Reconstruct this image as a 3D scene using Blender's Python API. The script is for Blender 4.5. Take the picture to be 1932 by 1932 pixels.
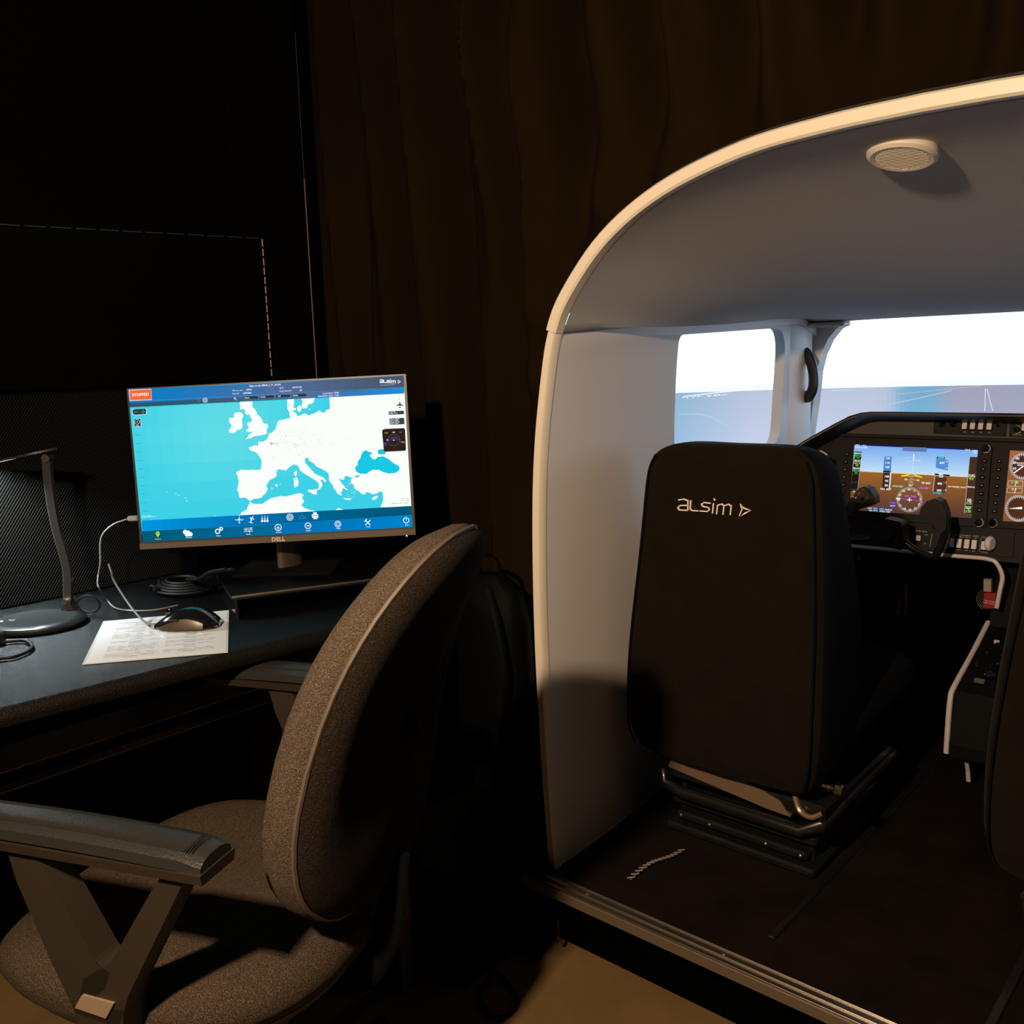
import bpy, math, random
from math import sin, cos, pi, radians, sqrt, atan2
from mathutils import Vector, Matrix
from mathutils.geometry import tessellate_polygon
random.seed(7)
scn = bpy.context.scene
COL = scn.collection
for o in list(bpy.data.objects): bpy.data.objects.remove(o)

# ------------------------------------------------------------------ camera
FPX = 1750.0; YAW = radians(41.5); PIT = radians(9.3); ROLL = 0.03; EYE = 1.2
CF = Vector((-sin(YAW)*cos(PIT), cos(YAW)*cos(PIT), -sin(PIT)))
_r = Vector((cos(YAW), sin(YAW), 0)); _u = _r.cross(CF)
CR = (cos(ROLL)*_r - sin(ROLL)*_u).normalized(); CU = CR.cross(CF)
CAM = Vector((0, 0, EYE))
cd = bpy.data.cameras.new('camera'); cam = bpy.data.objects.new('camera', cd); COL.objects.link(cam)
cd.sensor_fit = 'HORIZONTAL'; cd.sensor_width = 36.0; cd.lens = 36.0*FPX/1932.0
cd.clip_start = 0.02; cd.clip_end = 50
cam.matrix_world = Matrix(((CR.x, CU.x, -CF.x, CAM.x), (CR.y, CU.y, -CF.y, CAM.y), (CR.z, CU.z, -CF.z, CAM.z), (0, 0, 0, 1)))
scn.camera = cam

# ------------------------------------------------------------------ world, lights, exposure
w = bpy.data.worlds.new('world'); scn.world = w; w.use_nodes = True
w.node_tree.nodes['Background'].inputs[0].default_value = (1.0, 0.75, 0.5, 1)
w.node_tree.nodes['Background'].inputs[1].default_value = 0.0012
scn.view_settings.view_transform = 'Standard'; scn.view_settings.look = 'None'
scn.view_settings.exposure = 0.0; scn.view_settings.gamma = 1.0; scn.view_settings.use_curve_mapping = False

def light(name, loc, target, power, color, size, kind='AREA', spread=None, size_y=None):
    d = bpy.data.lights.new(name, kind); d.energy = power; d.color = color
    if kind == 'AREA':
        d.size = size
        if size_y: d.shape = 'RECTANGLE'; d.size_y = size_y
        if spread: d.spread = spread
    else: d.shadow_soft_size = size
    o = bpy.data.objects.new(name, d); COL.objects.link(o); o.location = loc
    o.rotation_euler = (Vector(target)-Vector(loc)).to_track_quat('-Z', 'Y').to_euler()
    return o
WARM_LOC = (-0.46, -0.30, 1.66)
light('room_lamp_light', WARM_LOC, (-1.0, 1.2, 0.95), 42, (1.0, 0.71, 0.45), 0.07)

# ------------------------------------------------------------------ pixel -> place helpers
def ray(px, py): return CF + CR*((px-966)/FPX) - CU*((py-966)/FPX)
def at(px, py, x=None, y=None, z=None):
    d = ray(px, py)
    t = (x/d.x) if x is not None else (y/d.y) if y is not None else (z-EYE)/d.z
    return CAM + d*t
class Plane:
    def __init__(s, O, right, up):
        s.O = Vector(O); s.r = Vector(right).normalized(); s.u = Vector(up).normalized(); s.n = s.r.cross(s.u).normalized()
    def uv(s, px, py):
        d = ray(px, py); p = CAM + d*((s.O-CAM).dot(s.n)/d.dot(s.n)) - s.O
        return (p.dot(s.r), p.dot(s.u))
    def pt(s, u, v, h=0.0): return s.O + s.r*u + s.u*v + s.n*h

# ------------------------------------------------------------------ materials
def lin(c): return tuple(((x/255)/12.92 if x/255 <= .04045 else ((x/255+.055)/1.055)**2.4) for x in c)
MATS = {}
def mat(name, color, rough=.5, metal=0, bump=0, bscale=200, var=0, vscale=6, spec=None, coat=0, sheen=0):
    if name in MATS: return MATS[name]
    m = bpy.data.materials.new(name); m.use_nodes = True; nt = m.node_tree; b = nt.nodes['Principled BSDF']
    b.inputs['Base Color'].default_value = (*color, 1); b.inputs['Roughness'].default_value = rough; b.inputs['Metallic'].default_value = metal
    if spec is not None: b.inputs['Specular IOR Level'].default_value = spec
    if coat: b.inputs['Coat Weight'].default_value = coat; b.inputs['Coat Roughness'].default_value = .08
    if sheen: b.inputs['Sheen Weight'].default_value = sheen
    tc = nt.nodes.new('ShaderNodeTexCoord')
    if bump:
        n = nt.nodes.new('ShaderNodeTexNoise'); n.inputs['Scale'].default_value = bscale; n.inputs['Detail'].default_value = 3
        bp = nt.nodes.new('ShaderNodeBump'); bp.inputs['Strength'].default_value = bump; bp.inputs['Distance'].default_value = .002
        nt.links.new(tc.outputs['Object'], n.inputs['Vector']); nt.links.new(n.outputs['Fac'], bp.inputs['Height']); nt.links.new(bp.outputs['Normal'], b.inputs['Normal'])
    if var:
        n2 = nt.nodes.new('ShaderNodeTexNoise'); n2.inputs['Scale'].default_value = vscale; n2.inputs['Detail'].default_value = 4
        mp = nt.nodes.new('ShaderNodeMapRange'); mp.inputs['From Min'].default_value = .3; mp.inputs['From Max'].default_value = .7
        mp.inputs['To Min'].default_value = 1-var; mp.inputs['To Max'].default_value = 1+var
        mx = nt.nodes.new('ShaderNodeVectorMath'); mx.operation = 'SCALE'; mx.inputs[0].default_value = color
        nt.links.new(tc.outputs['Object'], n2.inputs['Vector']); nt.links.new(n2.outputs['Fac'], mp.inputs['Value'])
        nt.links.new(mp.outputs['Result'], mx.inputs['Scale']); nt.links.new(mx.outputs['Vector'], b.inputs['Base Color'])
    MATS[name] = m; return m
def emat(name, strength=1.0, color=None):
    if name in MATS: return MATS[name]
    m = bpy.data.materials.new(name); m.use_nodes = True; nt = m.node_tree
    for n in list(nt.nodes): nt.nodes.remove(n)
    out = nt.nodes.new('ShaderNodeOutputMaterial'); e = nt.nodes.new('ShaderNodeEmission'); e.inputs['Strength'].default_value = strength
    if color is None:
        a = nt.nodes.new('ShaderNodeVertexColor'); a.layer_name = 'Col'; nt.links.new(a.outputs['Color'], e.inputs['Color'])
    else: e.inputs['Color'].default_value = (*color, 1)
    nt.links.new(e.outputs[0], out.inputs[0]); MATS[name] = m; return m
def vmat(name, rough=.6, spec=.5):
    m = bpy.data.materials.new(name); m.use_nodes = True; nt = m.node_tree; b = nt.nodes['Principled BSDF']
    a = nt.nodes.new('ShaderNodeVertexColor'); a.layer_name = 'Col'; nt.links.new(a.outputs['Color'], b.inputs['Base Color'])
    b.inputs['Roughness'].default_value = rough; b.inputs['Specular IOR Level'].default_value = spec; MATS[name] = m; return m
def weave(name, color, c2, scale, rough, bump=.4, spec=.3, stripes=False):
    """woven cloth / ribbed texture from crossed waves"""
    m = bpy.data.materials.new(name); m.use_nodes = True; nt = m.node_tree; b = nt.nodes['Principled BSDF']
    b.inputs['Roughness'].default_value = rough; b.inputs['Specular IOR Level'].default_value = spec
    tc = nt.nodes.new('ShaderNodeTexCoord'); L = nt.links.new
    w1 = nt.nodes.new('ShaderNodeTexWave'); w1.inputs['Scale'].default_value = scale; w1.bands_direction = 'DIAGONAL'
    mpn = nt.nodes.new('ShaderNodeMapping'); mpn.inputs['Scale'].default_value = (1, -1.4, 1) if stripes else (1, 1, 1)
    L(tc.outputs['Object'], mpn.inputs['Vector']); L(mpn.outputs['Vector'], w1.inputs['Vector']); fac = w1.outputs['Fac']
    if not stripes:
        n = nt.nodes.new('ShaderNodeTexNoise'); n.inputs['Scale'].default_value = scale*3; n.inputs['Detail'].default_value = 3
        mr = nt.nodes.new('ShaderNodeMapRange'); mr.inputs['From Min'].default_value = .38; mr.inputs['From Max'].default_value = .62
        L(tc.outputs['Object'], n.inputs['Vector']); L(n.outputs['Fac'], mr.inputs['Value']); fac = mr.outputs['Result']
    mx = nt.nodes.new('ShaderNodeMix'); mx.data_type = 'RGBA'; mx.inputs['A'].default_value = (*color, 1); mx.inputs['B'].default_value = (*c2, 1)
    L(fac, mx.inputs['Factor']); L(mx.outputs['Result'], b.inputs['Base Color'])
    bp = nt.nodes.new('ShaderNodeBump'); bp.inputs['Strength'].default_value = bump; bp.inputs['Distance'].default_value = .002
    L(fac, bp.inputs['Height']); L(bp.outputs['Normal'], b.inputs['Normal']); MATS[name] = m; return m

M_black = mat('black_plastic', (.006, .006, .0065), .42, bump=.15, bscale=600)
M_gloss = mat('gloss_black', (.006, .006, .007), .12, coat=.6)
M_matte = mat('matte_black', (.002, .002, .002), .9, spec=.1)
M_wall = mat('black_painted_wall', (.0012, .0012, .0012), .95, var=.3, vscale=2, spec=.03)
M_curtain = mat('brown_black_curtain', (.0092, .0057, .0025), .95, bump=.4, bscale=300, var=.25, vscale=1.5, spec=.02)
M_floor = mat('tan_floor', (.17, .105, .042), .6, bump=.2, bscale=80, var=.2, vscale=5)
M_shell = mat('cream_shell_plastic', (.70, .67, .66), .45, bump=.05, bscale=500)
M_head = mat('grey_headliner', (.47, .455, .455), .75, bump=.15, bscale=400)
M_rim = mat('cream_rim', (.72, .66, .56), .4)
M_carpet = mat('dark_brown_carpet', (.009, .0055, .0035), .95, bump=.8, bscale=500, var=.35, vscale=9, spec=.1)
M_alu = mat('aluminium', (.55, .50, .44), .32, metal=1, bump=.05, bscale=300)
M_silllip = mat('sill_lip', (.16, .12, .08), .5, metal=.3)
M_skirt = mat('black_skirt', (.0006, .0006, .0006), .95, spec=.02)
M_panel = mat('instrument_grey', (.048, .040, .037), .55, bump=.2, bscale=700)
M_panel2 = mat('instrument_dark', (.008, .007, .0065), .6, spec=.25, bump=.2, bscale=700)
M_white = mat('ivory_switch', (.72, .66, .62), .4)
M_trimw = mat('pale_trim', (.66, .60, .58), .4)
M_seatfab = mat('cockpit_seat_fabric', (.0085, .0055, .0035), .95, bump=.5, bscale=700, var=.15, vscale=20, sheen=.02, spec=.1)
M_side = mat('cockpit_seat_side_fabric', (.003, .003, .0036), .95, bump=.4, bscale=600, sheen=.0, spec=.1)
M_thread = mat('cream_thread', (.95, .86, .78), .6, bump=.3, bscale=900)
M_metal = mat('bare_steel', (.45, .40, .33), .3, metal=1)
M_tan = mat('varnished_plate', (.38, .26, .17), .38, metal=.6)
M_bsteel = mat('black_steel', (.010, .010, .010), .3, coat=.3)
M_desk = mat('black_worktop', (.0030, .0034, .0038), .22, bump=.9, bscale=700, spec=.4)
M_deskedge = mat('black_worktop_edge', (.0045, .0035, .0025), .6, bump=.9, bscale=350, spec=.15)
M_lamp = mat('lamp_grey_metal', (.11, .11, .11), .3, metal=.8)
M_lampbase = mat('lamp_base_black', (.009, .0095, .010), .30, bump=.2, bscale=900)
M_cable = mat('grey_cable', (.13, .13, .12), .45)
M_bcable = mat('black_cable', (.003, .003, .003), .6, spec=.2)
M_bezel = mat('monitor_bezel', (.030, .025, .022), .38)
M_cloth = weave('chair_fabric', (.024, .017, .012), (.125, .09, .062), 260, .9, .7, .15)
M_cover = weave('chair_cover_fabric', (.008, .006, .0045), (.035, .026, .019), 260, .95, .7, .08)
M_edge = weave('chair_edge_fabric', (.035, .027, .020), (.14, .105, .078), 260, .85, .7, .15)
M_chairp = mat('chair_plastic', (.026, .020, .014), .42, bump=.2, bscale=500)
M_armtop = mat('armrest_rubber', (.020, .020, .020), .42, bump=.4, bscale=350)
M_mesh = weave('ribbed_speaker_cloth', (.0005, .0005, .0004), (.0085, .0078, .0066), 72, .85, 1.0, .06, stripes=True)
M_red = mat('red_placard', (.30, .012, .012), .5)
M_gold = mat('dull_gold', (.30, .22, .12), .4, metal=.7)
M_bag = mat('black_nylon', (.0008, .0008, .0008), .7, bump=.4, bscale=200, spec=.08)
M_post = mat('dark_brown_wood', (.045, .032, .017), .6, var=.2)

# ------------------------------------------------------------------ mesh building
class MB:
    def __init__(s): s.v = []; s.f = []; s.c = []; s.cur = None
    def add(s, vs, fs, col=None):
        o = len(s.v); s.v += [Vector(p) for p in vs]; s.f += [tuple(i+o for i in f) for f in fs]; s.c += [col or (1, 1, 1)]*len(fs)
        return s
    def box(s, c, d, R=None, bev=0.0, col=None):
        """box with chamfered edges; c centre, d full size"""
        c = Vector(c); hx, hy, hz = d[0]/2, d[1]/2, d[2]/2; R = R or Matrix.Identity(3)
        if bev <= 0:
            vs = [c+R@Vector((x*hx, y*hy, z*hz)) for x in (-1, 1) for y in (-1, 1) for z in (-1, 1)]
            return s.add(vs, [(0, 1, 3, 2), (4, 6, 7, 5), (0, 4, 5, 1), (2, 3, 7, 6), (0, 2, 6, 4), (1, 5, 7, 3)], col)
        b = min(bev, hx*.99, hy*.99, hz*.99); vs = []; idx = {}
        for x in (-1, 1):
            for y in (-1, 1):
                for z in (-1, 1):
                    for a in range(3):
                        p = [x*hx, y*hy, z*hz]
                        for k in range(3):
                            if k != a: p[k] -= (x, y, z)[k]*b
                        idx[(x, y, z, a)] = len(vs); vs.append(c+R@Vector(p))
        fs = []
        for a in range(3):
            o1, o2 = [k for k in range(3) if k != a]
            for sg in (-1, 1):
                f = []
                for (p, q) in ((-1, -1), (1, -1), (1, 1), (-1, 1)):
                    k = [0, 0, 0]; k[a] = sg; k[o1] = p; k[o2] = q; f.append(idx[(*k, a)])
                fs.append(tuple(f))
        for a in range(3):
            o1, o2 = [k for k in range(3) if k != a]
            for p in (-1, 1):
                for q in (-1, 1):
                    k1 = [0]*3; k2 = [0]*3; k1[a] = -1; k2[a] = 1; k1[o1] = k2[o1] = p; k1[o2] = k2[o2] = q
                    fs.append((idx[(*k1, o1)], idx[(*k2, o1)], idx[(*k2, o2)], idx[(*k1, o2)]))
        for x in (-1, 1):
            for y in (-1, 1):
                for z in (-1, 1): fs.append((idx[(x, y, z, 0)], idx[(x, y, z, 1)], idx[(x, y, z, 2)]))
        return s.add(vs, fs, col)
    def rings(s, rings, caps=True, close=True, col=None):
        n = len(rings[0]); vs = [p for r in rings for p in r]; fs = []
        for i in range(len(rings)-1):
            for j in range(n if close else n-1):
                k = (j+1) % n; fs.append((i*n+j, i*n+k, (i+1)*n+k, (i+1)*n+j))
        if caps: fs.append(tuple(range(n-1, -1, -1))); fs.append(tuple((len(rings)-1)*n+j for j in range(n)))
        return s.add(vs, fs, col)
    def tube(s, pts, r, n=8, flat=1.0, smooth=0, caps=True, col=None, upv=None):
        pts = [Vector(p) for p in pts]
        if smooth: pts = catmull(pts, smooth)
        m = len(pts); rr = r if callable(r) else (lambda t: r) ; out = []
        prev = None
        for i, p in enumerate(pts):
            t = (pts[min(i+1, m-1)]-pts[max(i-1, 0)]).normalized()
            if prev is None:
                up = Vector(upv) if upv else (Vector((0, 0, 1)) if abs(t.z) < .9 else Vector((1, 0, 0)))
                a = t.cross(up).normalized()
            else: a = (prev - t*prev.dot(t)).normalized()
            prev = a; b = a.cross(t); q = rr(i/(m-1))
            out.append([p + a*cos(2*pi*k/n)*q + b*sin(2*pi*k/n)*q*flat for k in range(n)])
        return s.rings(out, caps, col=col)
    def lathe(s, c, axis, prof, n=24, col=None):
        """prof [(r, h)] about axis"""
        ax = Vector(axis).normalized(); a = ax.orthogonal().normalized(); b = ax.cross(a); c = Vector(c)
        return s.rings([[c+ax*h+(a*cos(2*pi*k/n)+b*sin(2*pi*k/n))*max(r, 1e-5) for k in range(n)] for r, h in prof], True, col=col)
    def poly(s, P, pts, h0, h1=None, col=None):
        """polygon (uv list) on plane P; flat at h0, or a prism h0..h1"""
        n = len(pts)
        if n < 3: return s
        tri = tessellate_polygon([[Vector((u, v, 0)) for u, v in pts]])
        ar = sum(pts[i][0]*pts[(i+1) % n][1]-pts[(i+1) % n][0]*pts[i][1] for i in range(n))
        hh = h0 if h1 is None else max(h0, h1)
        top = [P.pt(u, v, hh) for u, v in pts]
        def fix(t):
            (a, b, c) = [pts[i] for i in t]; cr = (b[0]-a[0])*(c[1]-a[1])-(b[1]-a[1])*(c[0]-a[0]); return tuple(t) if cr > 0 else (t[0], t[2], t[1])
        tf = [fix(t) for t in tri]
        s.add(top, tf, col)
        if h1 is not None:
            lo = min(h0, h1); bot = [P.pt(u, v, lo) for u, v in pts]
            s.add(bot, [tuple(reversed(t)) for t in tf], col)
            fs = [(i, (i+1) % n, n+(i+1) % n, n+i) for i in range(n)]
            if ar < 0: fs = [tuple(reversed(f)) for f in fs]
            s.add(bot+top, fs, col)
        return s
    def stroke(s, P, pts, wd, h0, h1=None, col=None):
        for i in range(len(pts)-1):
            a = Vector(pts[i]); b = Vector(pts[i+1]); d = (b-a)
            if d.length < 1e-7: continue
            d.normalize(); nn = Vector((-d.y, d.x))*wd/2; e = d*wd*.35
            s.poly(P, [tuple(a-nn-e), tuple(b-nn+e), tuple(b+nn+e), tuple(a+nn-e)], h0, h1, col)
        return s
def catmull(p, k):
    out = []; q = [p[0]*2-p[1]]+list(p)+[p[-1]*2-p[-2]]
    for i in range(1, len(q)-2):
        for j in range(k):
            t = j/k; a, b, c, d = q[i-1], q[i], q[i+1], q[i+2]
            out.append(.5*((2*b)+(c-a)*t+(2*a-5*b+4*c-d)*t*t+(3*b-a-3*c+d)*t**3))
    out.append(p[-1]); return out
def rrect(w, h, r, n=5, cx=0, cy=0):
    o = []
    for (sx, sy, a0) in ((1, 1, 0), (-1, 1, 90), (-1, -1, 180), (1, -1, 270)):
        for k in range(n+1):
            a = radians(a0+90*k/n); o.append((cx+sx*(w/2-r)+r*cos(a), cy+sy*(h/2-r)+r*sin(a)))
    return o
def circ(cx, cy, r, n=20, ry=None): return [(cx+r*cos(2*pi*k/n), cy+(ry or r)*sin(2*pi*k/n)) for k in range(n)]

BASE = {}
def obj(name, mb, m, parent=None, smooth=False, bevel=0, sub=0, base=None, label=None):
    """link a built shape as ONE mesh object; top-level shapes get their origin at `base`"""
    root = BASE[parent.name] if parent else Vector(base) if base is not None else Vector((0, 0, 0))
    me = bpy.data.meshes.new(name); me.from_pydata([tuple(v-root) for v in mb.v], [], mb.f); me.validate(clean_customdata=False)
    ms = m if isinstance(m, (list, tuple)) else [m]
    for x in ms: me.materials.append(x)
    if any(c != (1, 1, 1) for c in mb.c) and len(me.polygons) == len(mb.c):
        ca = me.color_attributes.new('Col', 'FLOAT_COLOR', 'CORNER')
        for p in me.polygons:
            for li in p.loop_indices: ca.data[li].color = (*mb.c[p.index], 1)
    if smooth:
        for p in me.polygons: p.use_smooth = True
        try: me.set_sharp_from_angle(angle=radians(40))
        except Exception: pass
    o = bpy.data.objects.new(name, me); COL.objects.link(o)
    BASE[o.name] = root
    if parent: o.parent = parent
    else: o.location = root
    if bevel:
        b = o.modifiers.new('bev', 'BEVEL'); b.width = bevel; b.segments = 2; b.limit_method = 'ANGLE'
    if sub:
        b = o.modifiers.new('sub', 'SUBSURF'); b.levels = sub; b.render_levels = sub
    if label: o['label'] = label
    return o
def thing(name, label, cat, loc, group=None):
    o = bpy.data.objects.new(name, None); COL.objects.link(o); o.location = loc; o.empty_display_size = .05
    o['label'] = label; o['category'] = cat
    if group: o['group'] = group
    BASE[o.name] = Vector(loc); return o
def tag(o, label, cat, group=None):
    o['label'] = label; o['category'] = cat
    if group: o['group'] = group
    return o
def struct(name, mb, m, parent=None, **k):
    o = obj(name, mb, m, parent, **k); o['kind'] = 'structure'; return o

def text_mesh(mb, P, s, u, v, size, h, col=(1, 1, 1), align='LEFT', bold=0.0, ex=None, ang=0.0, sx=1.0):
    c = bpy.data.curves.new('t', 'FONT'); c.body = s; c.size = size; c.align_x = align; c.offset = bold*size; c.resolution_u = 2
    o = bpy.data.objects.new('t', c); COL.objects.link(o)
    dg = bpy.context.evaluated_depsgraph_get(); me = o.evaluated_get(dg).to_mesh()
    ca, sa = cos(ang), sin(ang)
    vs = [P.pt(u+(q.co.x*sx*ca-q.co.y*sa), v+(q.co.x*sx*sa+q.co.y*ca), h) for q in me.vertices]
    mb.add(vs, [tuple(p.vertices) for p in me.polygons], col)
    o.evaluated_get(dg).to_mesh_clear(); bpy.data.objects.remove(o); bpy.data.curves.remove(c)

ALSIM = [[(0, 4), (27, 0), (50, 8), (49, 60)], [(49, 33), (8, 34), (-5, 46), (3, 58), (49, 60)],
         [(65, 8), (62, 53), (72, 61), (104, 63)], [(170, 22), (138, 18), (122, 27), (130, 39), (160, 45), (166, 57), (154, 66), (115, 63)],
         [(187, 24), (182, 74)], [(190, -2), (194, 6)],
         [(204, 79), (209, 32), (233, 26), (243, 36), (238, 81)], [(243, 36), (268, 27), (282, 37), (277, 83)]]
ALSIM_TRI = [[(327, 24), (345, 42), (388, 61), (352, 53)], [(388, 61), (332, 93), (356, 70)]]
ALSIM_ARC = [(332, 28), (340, 56), (326, 88)]
def alsim(mb, P, fx, wd, h0, h1, col=(1, 1, 1), solid=False):
    for st in ALSIM: mb.stroke(P, [fx(*p) for p in st], wd, h0, h1, col)
    if solid: mb.stroke(P, [fx(*p) for p in [(330, 20), (388, 58), (330, 90), (330, 20)]], wd*1.2, h0, h1, col)
    else:
        for t in ALSIM_TRI: mb.poly(P, [fx(*p) for p in t], h0, h1, col)
        mb.stroke(P, [fx(*p) for p in ALSIM_ARC], wd*.8, h0, h1, col)

# ================================================================== SETTING
struct('floor', MB().box((-.2, 1, -.05), (6.8, 8.4, .1)), M_floor)
struct('ceiling', MB().box((-.2, 1, 2.65), (6.8, 8.4, .1)), M_wall)
struct('wall_left', MB().box((-2.03, -.77, 1.3), (.1, 4.5, 2.6)), M_wall)
struct('wall_back', MB().box((-.2, -3.1, 1.3), (6.8, .1, 2.6)), M_wall)
struct('wall_right', MB().box((3.1, 1, 1.3), (.1, 8.2, 2.6)), M_wall)
struct('wall_front', MB().box((-.2, 5.1, 1.3), (6.8, .1, 2.6)), M_wall)
struct('wall_far_left', MB().box((-3.5, 3.3, 1.3), (.1, 3.6, 2.6)), M_wall)

struct('light_block_left', MB().box((-2.36, 1.61, 1.3), (2.18, .04, 2.6)), M_wall)  # unseen boards added behind the curtain to stop screen light leaking through
struct('light_block_right', MB().box((1.72, 1.61, 1.3), (2.68, .04, 2.6)), M_wall)
struct('light_block_top', MB().box((-.45, 1.61, 2.10), (1.70, .04, 1.0)), M_wall)

# ------------------------------------------------------------------ cockpit arch outline (plane y = YA)
YA = 1.369; CX = -.45; ZF = .16
half = [(-1.122, .16), (-1.128, .25), (-1.138, .434), (-1.145, .656), (-1.143, .871), (-1.133, 1.027), (-1.112, 1.165), (-1.092, 1.247), (-1.056, 1.312), (-.972, 1.399),
        (-.859, 1.462), (-.716, 1.501), (-.58, 1.514), (-.45, 1.517)]
hv = catmull([Vector((x, z, 0)) for x, z in half], 6)
arch = [(p.x, p.y) for p in hv] + [(2*CX-p.x, p.y) for p in reversed(hv[:-1])]
NA = len(arch)
def arch_normal(i):
    a = arch[max(i-1, 0)]; b = arch[min(i+1, NA-1)]; d = Vector((b[0]-a[0], b[1]-a[1])).normalized(); return Vector((-d.y, d.x))   # outward
zs = [p[1] for p in arch]
i_seam = min(range(NA//2), key=lambda i: abs(zs[i]-1.247)); i_seamR = NA-1-i_seam

# curtain around the arch: folds hang from the ceiling and bunch on the fuselage
def curtain():
    mb = MB(); NV = 80; L = 5
    def noise(x, z):
        a = sin(x*37+z*3.2+sin(z*2.1)*.8); return a*.85+sin(x*21+z*3.1+.7)*.35+sin(x*71+z*5.7+2)*.22+sin(x*97+z*2.3)*.06
    outer = []; inner = []
    X0, X1, ZT = -1.978, 2.9, 2.595
    for i in range((NA-1)*L+1):
        k = min(i//L, NA-2); t = (i-k*L)/L
        n = arch_normal(k).lerp(arch_normal(k+1), t).normalized()
        a = Vector(arch[k]).lerp(Vector(arch[k+1]), t)+n*.028; inner.append(a)
        d = Vector((a.x-CX, a.y-.55)); 
        if a.y < .75: d = Vector((-1 if a.x < CX else 1, 0))
        else:
            f = min((a.y-.75)/.75, 1); f = f*f*(3-2*f); s = -1 if a.x < CX else 1; d = (Vector((s, 0))*(1-f)+d.normalized()*f).normalized()
        ts = []
        if d.x < -1e-6: ts.append((X0-a.x)/d.x)
        if d.x > 1e-6: ts.append((X1-a.x)/d.x)
        if d.y > 1e-6: ts.append((ZT-a.y)/d.y)
        outer.append(a+d*min(ts))
    vs = []; 
    for a, b in zip(inner, outer):
        for j in range(NV+1):
            t = j/NV; p = a.lerp(b, t**1.1); amp = .062*min(1, t*4+.08)
            zz = .02+(p.y-ZF)/(ZT-ZF)*(ZT-.02) if False else p.y
            bunch = .02*math.exp(-t*7)*sin(atan2(p.y-.9, p.x-CX)*42) if p.y > 1.1 else 0
            y = YA+.045+amp*(noise(p.x, zz)+1.3)+bunch*.6 - .05*math.exp(-((t-.30)/.12)**2)*max(0, min(1, (p.y-1.5)/.35))
            kw = max(0, min(1, (p.x+1.978)/.20)); y = 1.53*(1-kw)+y*kw
            vs.append((p.x, max(y, YA+.03), p.y))
    W = NV+1; fs = [(i*W+j, i*W+j+1, (i+1)*W+j+1, (i+1)*W+j) for i in range(len(inner)-1) for j in range(NV)]
    mb.add(vs, fs)
    # strips under the sill height, down to the floor
    for (xa, xb) in ((X0, -1.122), (.222, X1)):
        n = int((xb-xa)/.012); v2 = []
        for i in range(n+1):
            x = xa+(xb-xa)*i/n
            for z in (.0, .06, .16): kw = max(0, min(1, (x+1.978)/.20)); v2.append((x, 1.53*(1-kw)+kw*(YA+.045+.062*(noise(x, z)+1.3)*(min(1, abs(x-(-1.122 if xa < 0 else .222))*5+.12))), z))
        mb.add(v2, [(i*3+j, i*3+j+1, (i+1)*3+j+1, (i+1)*3+j) for i in range(n) for j in range(2)])
    return mb
tag(obj('blackout_curtain', curtain(), M_curtain, smooth=True, base=(-1.5, YA+.08, 0)), 'dark brown blackout curtain hanging in folds around the cockpit arch', 'curtain')

# ================================================================== COCKPIT CABIN
cab = thing('cockpit_cabin', 'cream rounded fuselage shell of the flight simulator with side window', 'flight simulator', (CX, 2.0, 0))
def arch_band(i0, i1, out0, out1, y0, y1):
    """solid strip following the arch between two outward offsets and two depths"""
    mb = MB(); R = []
    for i in range(i0, i1+1):
        n = arch_normal(i); a = Vector(arch[i]); p = a+n*out0; q = a+n*out1
        R.append([Vector((p.x, y0+.004, p.y)), Vector((p.x+(q.x-p.x)*.15, y0, p.y+(q.y-p.y)*.15)), Vector((p.x+(q.x-p.x)*.85, y0, p.y+(q.y-p.y)*.85)), Vector((q.x, y0+.004, q.y)), Vector((q.x, y1, q.y)), Vector((p.x, y1, p.y))])
    return mb.rings(R)
obj('lower_rim', arch_band(0, i_seam, -.001, .019, YA, YA+.022), M_rim, cab, smooth=True, label='cream edge of the left fuselage wall, lit warm')
obj('upper_rim', arch_band(i_seam, i_seamR, -.002, .022, YA-.004, YA+.022), M_rim, cab, smooth=True, label='cream arched edge of the roof, lit warm')
obj('lower_rim', arch_band(i_seamR, NA-1, -.001, .019, YA, YA+.022), M_rim, cab, smooth=True)

# side walls: grid in (depth, height) with the window cut out
YB = 2.80
def wallx(z):
    for i in range(i_seam+6):
        if arch[i][1] <= z <= arch[i+1][1]:
            t = (z-arch[i][1])/(arch[i+1][1]-arch[i][1]); return arch[i][0]+(arch[i+1][0]-arch[i][0])*t
    return arch[i_seam][0]
def wx(y, z):
    s = (y-YA)/(YB-YA); s = max(0, min(1, s)); s = s*s*(3-2*s)
    return wallx(max(.162, min(z, 1.245)))*(1-s)+(-1.215-.0*z)*s
def seam_z(y): 
    s = (y-YA)/(YB-YA); return 1.247+.058*min(1, s*1.15) - (.03*max(0, (y-2.66)/.1) if y > 2.66 else 0)
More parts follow.
